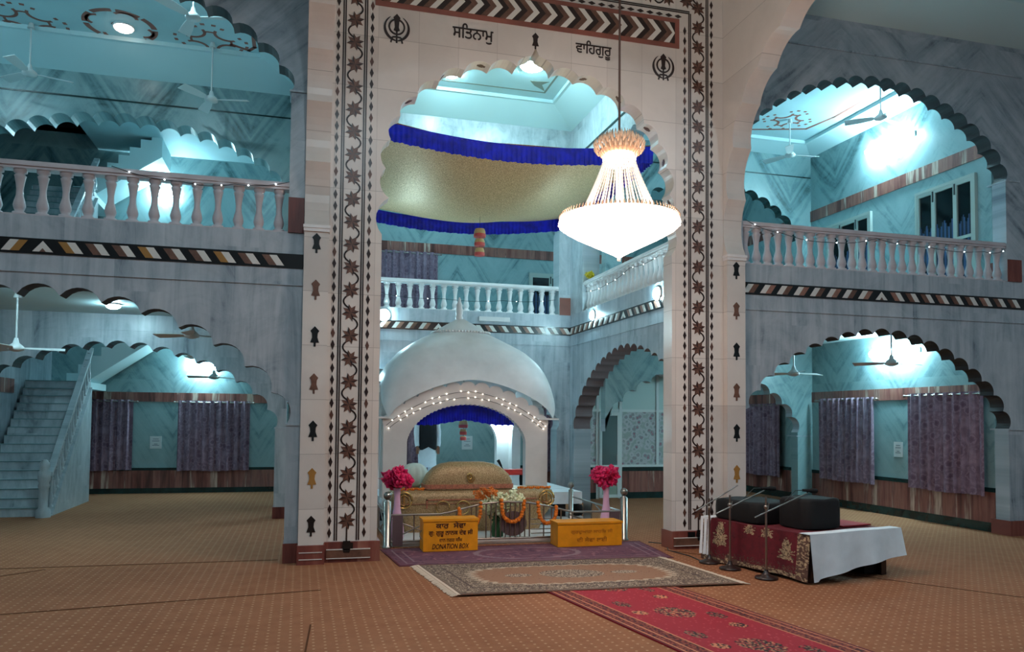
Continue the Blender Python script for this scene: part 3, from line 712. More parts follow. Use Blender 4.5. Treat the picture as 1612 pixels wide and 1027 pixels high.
bulkhead('added lamp on the upper left wing ceiling at the far left', (-4.6, 9.6, 6.62), (0, 0, -1), .13, m_bulb)  # out of view, added to brighten the upper left wing
bulkhead('added lamp on the upper rear left ceiling, behind the inner arch', (-1.0, 13.2, 6.62), (0, 0, -1), .12, m_bulb)  # added light for the dark rear of the left wing
bulkhead('added lamp on the lower left ceiling, hidden above the facade arch', (-3.2, 9.3, 2.93), (0, 0, -1), .10, m_bulb)  # unseen, added to light the lower left wing
for i, (x, y, z) in enumerate(((-1.6, 9.3, 6.62), (6.6, 9.2, 6.66), (6.6, 15, 2.93), (2.5, 15.3, 6.6), (6.2, 14.8, 6.6), (2.6, 15.3, 2.93))):
    bulkhead(('added lamp on the upper left wing ceiling just behind the arch', 'added lamp on the upper right wing ceiling just behind the arch', 'added ceiling lamp over the glazed partition', 'added ceiling lamp of the upper rear gallery behind the canopy', 'added ceiling lamp of the upper right rear gallery', 'added lower ceiling lamp behind the domed shrine')[i], (x, y, z), (0, 0, -1), .10, m_bulb)  # none of these is seen; added to brighten wings and rear galleries
# unseen lamps added on the hall ceiling for cool light in the hall
m_hall = plain('added_hall_lamp_glow', (255, 250, 245), .5, em=230, emc=(.72, .90, 1.0))
bulkhead('added hall ceiling lamp, out of view on the left', (.8, 1.0, ZT), (0, 0, -1), .22, m_hall); bulkhead('added hall ceiling lamp, out of view on the right', (6.8, 2.0, ZT), (0, 0, -1), .22, m_hall)
bulkhead('added hall ceiling lamp high above the viewer on the far left', (-3.2, 3.5, ZT), (0, 0, -1), .20, m_hall)

# chandelier
CX, CYc = 2.735, 6.5
t = thing('chandelier', (CX, CYc, 2.97), 'large glowing crystal chandelier hanging on a long rod in front of the arch', 'chandelier')
MB().tube([(CX, CYc, 4.1), (CX, CYc, ZT)], .011, 8).lathe(CX, CYc, [(.07, ZT-.05), (.08, ZT-.001)]).build('rod', plain('brown_rod', (96, 66, 54), .4, .5), t)
mb = MB(); mb.lathe(CX, CYc, [(.10, 3.86), (.15, 3.92), (.13, 4.0), (.05, 4.05)], 20)
for row, (r, z, L) in enumerate(((.155, 3.90, .05), (.20, 3.935, .06), (.205, 3.975, .06), (.165, 4.01, .06), (.11, 4.04, .06))):
    for k in range(28):
        a = 2*pi*(k+.5*(row % 2))/28; d = Vector((cos(a), sin(a), 0)); tz = Vector((0, 0, 1))
        p = Vector((CX, CYc, z))+d*r; mb.tube([p-tz*.02, p+d*.022+tz*L*.3, p+d*.012+tz*L], [.006, .012, .003], 5)
mb.build('crystal_crown', m_chc, t)
MB().lathe(CX, CYc, [(.11, 3.80), (.145, 3.82), (.15, 3.86), (.13, 3.90)], 28).build('crystal_collar', m_chg, t)
mb = MB(); mb.lathe(CX, CYc, [(.045, 3.30), (.03, 3.5), (.03, 3.8)], 16); mb.build('inner_lamp_column', plain('column_glow', (255, 248, 238), .3, em=2.2, emc=(1, .8, .66)), t)
st = None
for k in range(44):
    a = 2*pi*k/44
    if st is None:
        mb = MB(); P = []; R = []
        for j in range(33):
            q = j/32; r = .145+(.35-.145)*q**1.15; z = 3.83-(3.83-3.34)*q; P.append((CX+r, CYc, z)); R.append(.0078 if j % 2 else .004)
        mb.tube(P, R, 5); st = mb.build('bead_strand', m_chs, t); o = st
    else: o = st.copy(); link(o); o.parent = t
    o.location = (0, 0, 0); o.rotation_euler = (0, 0, a)
mb = MB(); mb.lathe(CX, CYc, [(.52, 3.24), (.545, 3.27), (.53, 3.31), (.35, 3.335)], 40); mb.build('crystal_tray', m_chg, t)
mb = MB()
for k in range(90):
    a = 2*pi*k/90; d = Vector((cos(a), sin(a), 0)); p = Vector((CX, CYc, 3.29))+d*.525
    mb.tube([p, p+d*.012+Vector((0, 0, .03)), p-d*.004+Vector((0, 0, .062))], [.006, .010, .002], 4)
mb.build('rim_drops', m_chc, t)['kind'] = 'stuff'
n = 56; rr = []
for r, z in ((.54, 3.25), (.50, 3.215), (.40, 3.155), (.28, 3.095), (.15, 3.03), (.05, 2.98), (.02, 2.96)):
    rr.append([(CX+r*(1+.018*(j % 2))*cos(2*pi*j/n), CYc+r*(1+.018*(j % 2))*sin(2*pi*j/n), z) for j in range(n)])
MB().rings(rr).build('crystal_bowl', m_chg, t)
MB().ball((CX, CYc, 2.94), .018).build('finial', m_chs, t)

# ceiling fans
def fan(label, x, y, zc, zh, rot, blade_len=.5):
    t = thing('ceiling_fan', (x, y, zh), label, 'fan', 'white ceiling fans')
    MB().tube([(x, y, zh+.05), (x, y, zc)], .011, 8).build('downrod', m_fanw, t)
    MB().lathe(x, y, [(.045, zc-.07), (.03, zc-.015), (.028, zc)], 14).build('ceiling_cup', m_fanw, t)
    MB().lathe(x, y, [(.03, zh-.05), (.085, zh-.03), (.09, zh), (.06, zh+.03), (.035, zh+.05), (.02, zh+.11)], 18).build('motor', m_fanw, t)
    for k in range(3):
        a = rot+2*pi*k/3; d = Vector((cos(a), sin(a), 0)); s_ = Vector((-sin(a), cos(a), 0)); tz = Vector((0, 0, 1)); c = Vector((x, y, zh-.01))
        pts = []
        for q, w in ((.08, .02), (.13, .045), (blade_len*.6, .062), (blade_len, .068)):
            pts.append((c+d*q-s_*w-tz*w*.25, c+d*q+s_*w+tz*w*.25))
        mb = MB(); vs = [p for pr in pts for p in pr]; vs += [Vector(p)+tz*.006 for p in vs]; m_ = len(pts); fs = []
        for i in range(m_-1): fs += [(2*i, 2*i+1, 2*i+3, 2*i+2), (2*m_+2*i+2, 2*m_+2*i+3, 2*m_+2*i+1, 2*m_+2*i), (2*i, 2*i+2, 2*m_+2*i+2, 2*m_+2*i), (2*i+1, 2*m_+2*i+1, 2*m_+2*i+3, 2*i+3)]
        fs += [(0, 2*m_, 2*m_+1, 1), (2*m_-2, 2*m_-1, 4*m_-1, 4*m_-2)]
        mb.add(vs, fs); mb.build('blade', m_fanw, t)
fan('ceiling fan hanging at the far left of the upper left wing', -3.52, 11.4, 6.64, 5.98, .35)
fan('ceiling fan hanging near the white pillar in the upper left wing', -1.27, 11.3, 6.64, 5.85, -.2)
fan('ceiling fan cut by the top edge of the photo, upper left wing', -1.32, 9.75, 6.64, 6.22, 1.9)
fan('ceiling fan at the left edge of the photo under the lower left arch', -3.22, 10.3, 2.93, 2.28, .25)
fan('ceiling fan against the scalloped edge of the lower left arch', -1.30, 10.2, 2.93, 2.49, .55)
fan('small far ceiling fan on a short rod behind the lower left arch', -1.63, 14.2, 2.93, 2.52, .1)
fan('small far ceiling fan in front of the left tube light', -1.50, 14.8, 2.93, 2.20, .9, .45)
fan('large ceiling fan under the upper right arch, near the tube light', 8.32, 9.75, 6.66, 6.08, .3)
fan('farther ceiling fan under the round ornament of the upper right wing', 7.97, 11.5, 6.66, 6.05, -.1)
fan('dark looking ceiling fan right in front of the lower right tube light', 7.9, 9.1, 2.93, 2.33, .12)
fan('ceiling fan near the left end of the lower right arch', 7.25, 10.4, 2.93, 2.24, .1)

# ================================================================== OUTER WALL FITTINGS
def curtain(label, axis, p, out, a0, a1, z0, z1, folds):
    c = ((a0+a1)/2, p, z0) if axis == 'x' else (p, (a0+a1)/2, z0)
    t = thing('curtain', c, label, 'curtain', 'purple flowered curtains')
    rnd = random.Random(int(a0*100)); ph = [rnd.uniform(-.4, .4) for _ in range(40)]
    def P(u, v, side):
        a = a0+(a1-a0)*u; f = u*folds; wv = sin(2*pi*f+ph[int(f) % 40])*(.022+.018*v)+.012*sin(2*pi*f*2.3)
        q = p+out*(.075+wv+side*.004); z = z1-.0+(z0-z1)*v+.008*sin(9*u)*v
        return (a, q, z) if axis == 'x' else (q, a, z)
    mb = MB(); mb.grid(lambda u, v: P(u, v, 0), 90, 10); mb.grid(lambda u, v: P(u, v, 1), 90, 10); mb.build('drape', m_curt, t)
    def A(a, d, z): return (a, p+out*d, z) if axis == 'x' else (p+out*d, a, z)
    zr = z1-.035
    MB().tube([A(a0-.06, .075, zr), A(a1+.06, .075, zr)], .012, 8).ball(A(a0-.07, .075, zr), .022).ball(A(a1+.07, .075, zr), .022).tube([A(a0-.03, -.01, zr), A(a0-.03, .075, zr)], .008, 6).tube([A(a1+.03, -.01, zr), A(a1+.03, .075, zr)], .008, 6).build('rod', m_steel, t)
    for k in range(folds):
        a = a0+(a1-a0)*(k+.5)/folds
        if k == 0: o = e0 = MB().tube([A(a+.004*cos(q), .075+.026*cos(q), zr+.026*sin(q)) for q in [2*pi*i/10 for i in range(10)]], .005, 5, closed=True).build('eyelet', m_steel, t)
        else: o = e0.copy(); link(o); o.parent = t
        q = (a1-a0)*k/folds*U; o.location = (q, 0, 0) if axis == 'x' else (0, q, 0)
    return t
curtain('purple curtain on the left back wall, nearest the staircase', 'x', 16.48, -1, -4.35, -3.10, .45, 1.80, 9)
curtain('purple curtain on the left back wall, right of the paper notice', 'x', 16.48, -1, -2.30, -.97, .43, 1.80, 9)
curtain('purple curtain on the right outer wall, left of the switch plate', 'y', 9.24, -1, 10.98, 12.42, .47, 1.92, 9)
curtain('darker purple curtain on the right outer wall, nearest the camera', 'y', 9.24, -1, 8.80, 10.22, .49, 1.95, 9)
curtain('purple curtain seen through the small inner arch at the right', 'y', 9.24, -1, 13.6, 15.1, .40, 1.86, 9)
curtain('purple curtain upstairs on the sanctum back wall, above the left balusters', 'x', 16.48, -1, 1.3, 2.76, 3.7, 5.02, 9)
curtain('dark curtain behind the shrine, left of the standing person', 'x', 16.48, -1, 2.05, 2.75, .42, 1.78, 5)
curtain('narrow purple curtain right of the shrine column', 'x', 16.48, -1, 4.85, 5.44, .35, 1.78, 4)
def notice(label, axis, p, out, a, z, w, h, nm='paper_notice', cat='notice'):
    t = thing(nm, ((a, p, z-h/2) if axis == 'x' else (p, a, z-h/2)), label, cat)
    def B(a0, a1, z0, z1, d0, d1):
        q0, q1 = sorted((p+out*d0, p+out*d1))
        return MB().box(a0, a1, q0, q1, z0, z1) if axis == 'x' else MB().box(q0, q1, a0, a1, z0, z1)
    B(a-w/2, a+w/2, z-h/2, z+h/2, 0, .008).build('sheet', m_paper, t)
    mb = MB()
    for k, (wd, zz) in enumerate(((.5, .28), (.62, .12), (.3, -.12), (.6, -.22))):
        e = B(a-w*wd/2, a+w*wd/2, z+zz*h-.008, z+zz*h+.004, .008, .010); mb.add(e.v, e.f)
    mb.build('printed_lines', m_print, t)
notice('white paper notice on the marble between the two left curtains', 'x', 16.5, -1, -2.70, .98, .21, .24)
notice('white printed sheet on the wall between the two right curtains', 'y', 9.25, -1, 10.52, 1.07, .19, .24)
notice('white notice on the wall behind the domed shrine, under the hanging paper lantern', 'x', 16.5, -1, 3.46, .98, .23, .29)

def window(n, axis, p, out, a0, a1, z0, z1, lay):
    """lay: list of (fraction, has middle bar)"""
    def B(mb, b0, b1, z0_, z1_, d0, d1, mi=0):
        q0, q1 = sorted((p+out*d0, p+out*d1))
        return mb.box(b0, b1, q0, q1, z0_, z1_, mi) if axis == 'x' else mb.box(q0, q1, b0, b1, z0_, z1_, mi)
    mb = MB(); f = .045
    B(mb, a0-f, a1+f, z1, z1+f, 0, .05); B(mb, a0-f, a1+f, z0-f, z0, 0, .06); B(mb, a0-f, a0, z0, z1, 0, .05); B(mb, a1, a1+f, z0, z1, 0, .05)
    tot = sum(l[0] for l in lay); x = a0; gl = MB(); cu = MB()
    for i, (fr, bar) in enumerate(lay):
        w = (a1-a0)*fr/tot
        B(mb, x, x+.035, z0, z1, .005, .045); B(mb, x+w-.035, x+w, z0, z1, .005, .045)
        B(mb, x+.035, x+w-.035, z1-.05, z1, .005, .045); B(mb, x+.035, x+w-.035, z0, z0+.05, .005, .045)
        if bar: zb = z0+(z1-z0)*.42; B(mb, x+.035, x+w-.035, zb, zb+.045, .005, .045)
        B(gl, x+.035, x+w-.035, z0+.05, z1-.05, .012, .018)
        nn = 12
        for j in range(nn):
            u0, u1 = x+.035+(w-.07)*j/nn, x+.035+(w-.07)*(j+1)/nn; top = z0+(z1-z0)*(.62+.04*sin(j*1.1+i))
            B(cu, u0, u1, z0+.05, top, .018, .022)
        x += w
    o = struct('window_%d' % n, mb, m_frame)
    gl.build('pane', m_night, o); cu.build('window_curtain', m_wcur, o)
    hb = MB(); x = a0
    for fr, bar in lay[:-1]: x += (a1-a0)*fr/tot; B(hb, x-.012, x+.012, z1-.18, z1-.02, .045, .055)
    hb.build('window_bolt', m_wire, o)
window(1, 'y', 9.25, -1, 8.98, 10.02, 3.55, 5.03, [(1, 1), (1.3, 0), (1, 1)])
window(2, 'y', 9.25, -1, 11.1, 12.15, 3.55, 5.02, [(1, 0), (1.3, 0), (1, 1)])
window(3, 'x', 16.5, -1, 4.85, 5.75, 3.6, 4.68, [(1, 0), (1, 0)])
window(4, 'y', 9.25, -1, 14.0, 15.2, 3.5, 4.75, [(1, 0), (1, 0)])

# glazed partition in the right rear room
YP = 14.0
t = thing('glazed_partition', (6.2, YP, 0), 'white framed glazed partition with flower print panes behind the right sanctum arch', 'partition')
mb = MB()
for x in (5.20, 5.46, 5.93, 6.70, 7.50): mb.box(x-.028, x+.028, YP-.03, YP+.03, 0 if x < 6 else .6, 2.93)
for z in (.62, 1.68, 2.42): mb.box(5.96, 7.5, YP-.028, YP+.028, z-.025, z+.025); mb.box(5.20, 5.46, YP-.028, YP+.028, z-.025, z+.025)
mb.box(5.46, 5.96, YP-.028, YP+.028, 1.655, 1.705); mb.build('frame', m_alu, t)
MB().box(5.22, 5.45, YP-.008, YP+.008, .64, 1.66).box(5.97, 6.67, YP-.008, YP+.008, .64, 1.66).box(6.73, 7.48, YP-.008, YP+.008, .64, 1.66).build('flower_print_pane', m_flow, t)
MB().box(5.22, 5.92, YP-.008, YP+.008, 1.70, 2.90).box(5.97, 7.48, YP-.008, YP+.008, 1.70, 2.90).build('plain_panel', plain('pale_board', (188, 214, 212), .5), t)
MB().box(5.97, 7.5, YP-.03, YP+.03, .12, .52).box(5.2, 5.43, YP-.03, YP+.03, .12, .52).build('stone_dado', m_st_x, t)
MB().box(5.97, 7.5, YP-.032, YP+.03, .52, .60).box(5.97, 7.5, YP-.035, YP+.03, 0, .12).box(5.2, 5.43, YP-.035, YP+.03, 0, .12).box(5.2, 5.43, YP-.032, YP+.03, .52, .6).build('dark_rail', m_dgreen, t)
d = MB(); d.box(5.49, 5.54, YP-.06, YP-.03, .02, 1.65).box(5.85, 5.90, YP-.06, YP-.03, .02, 1.65).box(5.54, 5.85, YP-.06, YP-.03, 1.58, 1.65).box(5.54, 5.85, YP-.06, YP-.03, .02, .08).box(5.54, 5.85, YP-.06, YP-.03, .58, .64)
dr = d.build('door', m_alu, t)
MB().box(5.54, 5.85, YP-.048, YP-.040, .64, 1.58).build('pane', plain('dim_glass', (96, 116, 116), .1), dr); MB().box(5.54, 5.85, YP-.048, YP-.040, .08, .58).build('kick_panel', plain('green_panel', (150, 176, 164), .5), dr)
MB().tube([(5.83, YP-.08, .72), (5.83, YP-.08, .84)], .008, 6).build('handle', m_steel, dr)

# ================================================================== STAIRCASES IN THE LEFT WING
def staircase(label, zo, nm='staircase'):
    X0, X1, Y0_, Y1_, ZL = -4.50, -3.58, 12.98, 15.05, 2.08
    t = thing(nm, (-4.0, Y0_, zo), label, 'staircase')
    n = 16; rise = ZL/n; run = (Y1_-Y0_)/n; mb = MB(); nose = MB()
    for i in range(n):
        mb.box(X0, X1, Y0_+i*run, Y1_+.2, zo+i*rise, zo+(i+1)*rise); nose.box(X0, X1+.01, Y0_+i*run-.012, Y0_+i*run+.02, zo+(i+1)*rise-.012, zo+(i+1)*rise+.003)
    mb.build('steps', m_pale_x, t); nose.build('tread_edges', plain('tread_edge', (120, 150, 152), .4), t)
    pts = [(Y0_-.02, zo), (Y1_+.1, zo), (Y1_+.1, zo+ZL-.10), (Y0_+.12, zo+.02)]
    MB().poly(pts, 'x', X1, X1+.05).build('stringer', m_pale_y, t)
    MB().box(-4.55, -3.60, Y1_, 16.47, zo+ZL-.12, zo+ZL).build('landing', m_paint, t)
    XA, XB = -4.02, -2.56; m2 = 8; r2 = (3.36-ZL)/m2; u2 = (XB-XA)/m2
    prof = [(XA, zo+ZL-.22)]+[(XB, zo+3.36-.46), (XB, zo+3.36)]
    for i in range(m2-1, -1, -1): prof += [(XA+i*u2, zo+ZL+(i+1)*r2 if i < m2-1 else zo+3.36), (XA+i*u2, zo+ZL+i*r2)]
    MB().poly(prof, 'y', 15.45, 16.42).build('upper_flight', m_paint, t)
    MB().lathe(X1-.02, Y0_-.10, [(.10, zo), (.10, zo+.10), (.06, zo+.14), (.065, zo+.42), (.08, zo+.46), (.065, zo+.50), (.085, zo+.54), (.085, zo+.66), (.055, zo+.69), (.075, zo+.74), (.07, zo+.79), (.03, zo+.84)], 14).build('newel_post', m_pale_x, t)
    hr = MB(); a, b = Vector((X1+.02, Y0_, zo+.62)), Vector((X1+.02, Y1_+.05, zo+ZL+.56)); dd = (b-a)
    hr.obox((a+b)/2, dd/2, (.045, 0, 0), Vector((0, 0, .032))); hr.build('handrail', m_pale_y, t)
    pr = None
    for i in range(n):
        y = Y0_+(i+.5)*run+.03; z = zo+(i+1)*rise
        if pr is None: pr = MB().lathe(X1+.02, y, [(r*.62, z+q) for r, q in baluster_mb(.50)], 10, sq=3).build('baluster', m_pale_y, t); o = pr
        else: o = pr.copy(); link(o); o.parent = t
        o.location = Vector((0, i*run, i*rise))*U
    return t
staircase('marble staircase with newel post and balusters at the left edge, ground floor', 0)
staircase('upper staircase rising into the dark stairwell, seen behind the left balustrade', 3.36)

# ================================================================== SHRINE
# canopied dais
t = thing('dais', (2.55, 11.2, 0), 'low white dais covered with white cloth under the domed shrine', 'platform')
MB().box(1.06, 3.82, 9.21, 10.9, 0, .055).box(1.0, 4.10, 11.07, 13.2, 0, .055).box(1.06, 3.82, 10.9, 11.07, 0, .055).build('plinth_slab', m_wplain, t)
MB().box(1.06, 3.4, 10.51, 11.12, .24, .42).box(1.0, 4.10, 11.12, 13.3, .24, .42).build('platform_top', m_wcloth, t)
mb = MB()
for x in (1.12, 2.5, 3.2, 3.8, 4.02):
    for y in (11.2, 12.2, 13.0): mb.box(x-.05, x+.05, y-.05, y+.05, .055, .24)
mb.build('support_block', m_blackcloth, t); MB().lathe(4.06, 11.10, [(.03, .07), (.045, .10), (.045, .2), (.03, .23)], 12).build('speaker_knob', m_blackcloth, t)

def roof_w(z):
    T = [(1.45, 1.25), (1.75, 1.24), (1.97, 1.20), (2.15, 1.14), (2.3, 1.06), (2.47, .91), (2.6, .72), (2.68, .58), (2.74, .45), (2.78, .385), (2.83, .32), (2.89, .22), (2.94, .13), (2.97, .07), (2.99, .05)]
    for (a, b), (c, d) in zip(T, T[1:]):
        if a <= z <= c: return b+(d-b)*(z-a)/(c-a)
    return T[-1][1] if z > 2 else T[0][1]
SXc, SYc, DEP = 2.22, 11.45, .82
t = thing('domed_shrine', (SXc, SYc, .42), 'white marble domed shrine with a scalloped arch and rows of tiny bulbs', 'shrine')
n = 96; rr = []
def rim(a):
    k = 1/((abs(cos(a))**9+abs(sin(a))**9)**(1/9)); x = k*cos(a); y = k*sin(a)
    e = min(1, min(abs(x), abs(y))/.926); e = max(0, 1-e**1.7)**.7
    return 1.50+.53*e
for j in range(25):
    s_ = (j/24)
    ring = []
    for i in range(n):
        a = 2*pi*i/n; z0 = rim(a); z = z0+(2.98-z0)*(s_**.85); w = roof_w(z); sq = 9-6.8*min(1, max(0, (z-1.7)/.95))
        k = 1/((abs(cos(a))**sq+abs(sin(a))**sq)**(1/sq)); ring.append((SXc+.06+w*k*cos(a), SYc+w*k*sin(a)*DEP, z))
    rr.append(ring)
MB().rings(rr, False).rings([rr[-1]], True).build('roof', plain('shrine_marble', (214, 218, 220), .45, noisy=.07, nscale=2), t)
mb = MB()
for i in range(60):
    a = 2*pi*i/60; k = 1/((abs(cos(a))**3+abs(sin(a))**3)**(1/3)); mb.ball((SXc+.06+.42*k*cos(a), SYc+.42*k*sin(a)*DEP, 2.765), .022, 6, 4)
mb.build('bead_course', m_wplain, t)
MB().lathe(SXc+.04, SYc, [(.05, 2.96), (.06, 3.0), (.045, 3.03), (.055, 3.07), (.055, 3.12), (.045, 3.16), (.05, 3.19), (.035, 3.22), (.022, 3.25), (.024, 3.27), (.006, 3.31)], 14).build('finial', m_wplain, t)
# arcades on four sides: outer scalloped outline, round opening with fine teeth
def fascia(mb, axis, c, hw, p0, p1, ow, apex=1.70):
    outer = foil(c-hw, c+hw, 1.40, 1.955, 13, p=1.9, q=.75)
    inner = base_curve(c-ow, c+ow, 1.17, apex, 2.0, .56, 80)
    tooth = [inner[0]]
    for i in range(1, len(inner)-1): tooth.append(inner[i]+Vector((0, .0 if i % 2 else -.016)))
    tooth.append(inner[-1])
    pts = [(c-hw, .42), (c-ow, .42)]+[(v.x, v.y) for v in tooth]+[(c+ow, .42), (c+hw, .42)]+[(v.x, v.y) for v in reversed(outer)]
    mb.poly(pts, axis, p0, p1)
m_shr = plain('shrine_column_marble', (220, 216, 214), .4, noisy=.05, nscale=2)
mb = MB(); fascia(mb, 'y', SXc, 1.15, 10.56, 10.70, .83); mb.build('front_arcade', m_shr, t)
mb = MB(); fascia(mb, 'y', SXc, 1.16, 12.20, 12.34, .82); mb.build('back_arcade', m_shr, t)
for x in (SXc-1.16, SXc+1.02): mb = MB(); fascia(mb, 'x', SYc, .75, x, x+.14, .55); mb.build('side_arcade', m_shr, t)
MB().box(3.22, 3.52, 10.50, 10.78, 1.49, 1.515).box(.92, 1.2, 10.50, 10.78, 1.49, 1.515).build('capital', m_wplain, t)
# fairy lights on the front arcade
t = thing('fairy_light_string', (SXc, 10.53, 1.3), 'double row of tiny warm bulbs along the arch of the domed shrine', 'string lights')
wire = MB(); pb = None
for row, (hw, za, zs) in enumerate(((1.11, 1.87, 1.40), (1.08, 1.79, 1.36))):
    P = resample(base_curve(SXc-hw, SXc+hw, zs, za, 1.7, .9), 24)
    wire.tube([(v.x, 10.548, v.y) for v in P], .003, 4)
    for i, v in enumerate(P):
        if (i*7+row*3) % 5 == 0: continue
        if pb is None: pb = MB().ball((v.x, 10.54, v.y), .0075, 8, 5).build('bulb', m_fairy, t); v0 = v.copy(); o = pb
        else: o = pb.copy(); link(o); o.parent = t
        o.location = Vector((v.x-v0.x, 0, v.y-v0.y+.01*sin(i*3)))*U
wire.build('wire', m_wire, t)
def rail_lights(label, pts, warm=False, skip=3):
    P = [Vector(p) for p in pts]; t = thing('fairy_light_string', P[0], label, 'string lights', None); path = []
    for a, b in zip(P, P[1:]):
        for k in range(8): q = k/8; path.append(a.lerp(b, q)+Vector((0, 0, -.03*sin(pi*q))))
    path.append(P[-1]); MB().tube(path, .004, 5).build('wire', m_wire, t); pb = None
    for i in range(2, len(path), skip):
        if pb is None: pb = MB().ball(path[i]+Vector((0, -.012, 0)), .007, 8, 5).build('bulb', m_fairyc, t); p0 = path[i]; o = pb
        else: o = pb.copy(); link(o); o.parent = t
        o.location = (path[i]-p0)*U
rail_lights('thin string of tiny bulbs drooping over the left wing handrail', [(-1.85, 8.41, 3.96), (-1.2, 8.41, 3.86), (-.7, 8.41, 3.88), (-.16, 8.41, 3.95)], skip=4)
rail_lights('thin string of tiny bulbs along the right wing handrail', [(5.2, 8.41, 3.96), (5.7, 8.41, 3.83), (6.4, 8.41, 3.76), (7.1, 8.41, 3.86), (7.9, 8.41, 3.80), (8.8, 8.41, 3.80), (9.15, 8.41, 3.84)], skip=5)
rail_lights('string of tiny bulbs across the balusters on the right side of the sanctum', [(4.80, 12.9, 3.75), (4.80, 11.9, 3.72), (4.80, 11.0, 3.82), (4.80, 10.0, 3.80)], skip=3)
rail_lights('string of tiny bulbs across the balusters at the back of the sanctum', [(1.3, 13.67, 3.66), (2.4, 13.67, 3.62), (3.5, 13.67, 3.64), (4.5, 13.67, 3.70)], skip=4)

# blue valance inside the shrine
mb = MB(); 
def frill_grid(mb, path, h, amp, folds, mi=0, zcurve=None, drop=None, double=True):
    P = resample3(path, 400)
    def fn(u, v, o_):
        i = u*400; p = P[min(400, int(round(i)))]; q = P[min(400, int(round(i))+1)] if i < 400 else P[400]; r = P[max(0, int(round(i))-1)]
        d = (q-r); d.z = 0; d.normalize(); nn = Vector((-d.y, d.x, 0))
        hh = h(u, p) if callable(h) else h
        return p+nn*(amp*sin(2*pi*folds*u)*v+o_)+Vector((0, 0, -hh*v+.005*sin(2*pi*folds*u*.37)*v))
    mb.grid(lambda u, v: fn(u, v, 0), 400, 3, mi); mb.grid(lambda u, v: fn(u, v, .004), 400, 3, mi)
def resample3(P, n):
    P = [Vector(p) for p in P]; L = [0]
    for a, b in zip(P, P[1:]): L.append(L[-1]+(b-a).length)
    out = []; j = 0
    for i in range(n+1):
        s_ = L[-1]*i/n
        while j < len(P)-2 and L[j+1] < s_: j += 1
        out.append(P[j].lerp(P[j+1], min(1, (s_-L[j])/max(1e-9, L[j+1]-L[j]))))
    return out
ic = [v for v in base_curve(SXc-.83, SXc+.83, 1.17, 1.72, 2.0, .56, 80) if v.y > 1.42]
frill_grid(mb, [(v.x, 10.75, v.y) for v in ic], lambda u, p: max(.01, p.z-(1.405+.075*max(0, 1-abs(p.x-SXc)/.45))), .012, 40)
mb.build('valance', m_blue, label='blue frilled valance hanging in the arch of the domed shrine', cat='valance')

# gold covered altar and the cushion on it
t = thing('altar', (2.17, 10.15, .055), 'wide altar draped in gold brocade in front of the domed shrine', 'altar')
def loft_rect(mb, secs, mi=0, r=6):
    rr = []
    for (x0, x1, y0, y1, z, sq) in secs:
        cx, cy, hx, hy = (x0+x1)/2, (y0+y1)/2, (x1-x0)/2, (y1-y0)/2; ring = []
        for i in range(64):
            a = 2*pi*i/64; k = 1/((abs(cos(a))**sq+abs(sin(a))**sq)**(1/sq)); ring.append((cx+hx*k*cos(a), cy+hy*k*sin(a), z))
        rr.append(ring)
    return mb.rings(rr, True, mi)
mb = MB(); loft_rect(mb, [(1.30, 3.08, 9.92, 10.45, .056, 16), (1.26, 3.12, 9.90, 10.47, .2, 16), (1.16, 3.22, 9.86, 10.48, .34, 14), (1.12, 3.26, 9.86, 10.49, .50, 12), (1.14, 3.25, 9.88, 10.48, .565, 10), (1.18, 3.20, 9.92, 10.46, .585, 10)])
mb.build('gold_drape', m_goldc, t)
for x in (1.27, 3.14):
    mb = MB(); mb.tube([(x+.10*cos(q), 9.855, .47+.10*sin(q)) for q in [2*pi*i/24 for i in range(24)]], .013, 6, closed=True)
    mb.tube([(x+.062*cos(q), 9.855, .47+.062*sin(q)) for q in [2*pi*i/20 for i in range(20)]], .009, 6, closed=True); mb.box(x-.008, x+.008, 9.85, 9.86, .36, .58); mb.build('embroidered_emblem', m_gold, t)
MB().box(1.55, 3.0, 9.845, 9.858, .46, .475).box(1.55, 1.57, 9.845, 9.858, .36, .475).box(1.2, 3.2, 9.845, 9.856, .415, .42).build('coral_border', m_coral, t)
t = thing('covered_scripture_stand', (2.12, 10.15, .585), 'domed bundle under a gold cloth with coral edging, resting on the altar', 'covered stand')
mb = MB(); loft_rect(mb, [(1.54, 2.70, 9.90, 10.22, .587, 9), (1.545, 2.695, 9.90, 10.22, .69, 9), (1.59, 2.65, 9.91, 10.22, .78, 8), (1.67, 2.56, 9.93, 10.21, .86, 7), (1.76, 2.46, 9.96, 10.19, .91, 6), (1.88, 2.34, 10.0, 10.15, .935, 5)])
mb.build('gold_cover', m_goldc, t)
mb = MB(); loft_rect(mb, [(1.53, 2.71, 9.89, 10.235, .60, 10), (1.53, 2.71, 9.89, 10.235, .655, 10)]); mb.build('coral_edging', m_coral, t)
mb = MB(); khanda(mb, 2.13, .73, .12, 9.885); mb.build('brass_emblem', m_gold, t)
mb = MB(); mb.tube([(2.11+.03*cos(q), 9.872, .76+.035*sin(q)) for q in [2*pi*i/16 for i in range(16)]], .011, 6, closed=True); mb.build('brass_ring', m_gold, t)
for i, x in enumerate((1.76, 2.02)):
    MB().tube([(x+.085*cos(q), 9.83, .37+.085*sin(q)) for q in [2*pi*k/28 for k in range(28)]], .008, 8, closed=True).build('brass_ring', m_gold, label=('left' if i == 0 else 'right')+' one of two thin golden rings standing against the gold altar cloth', cat='ring')
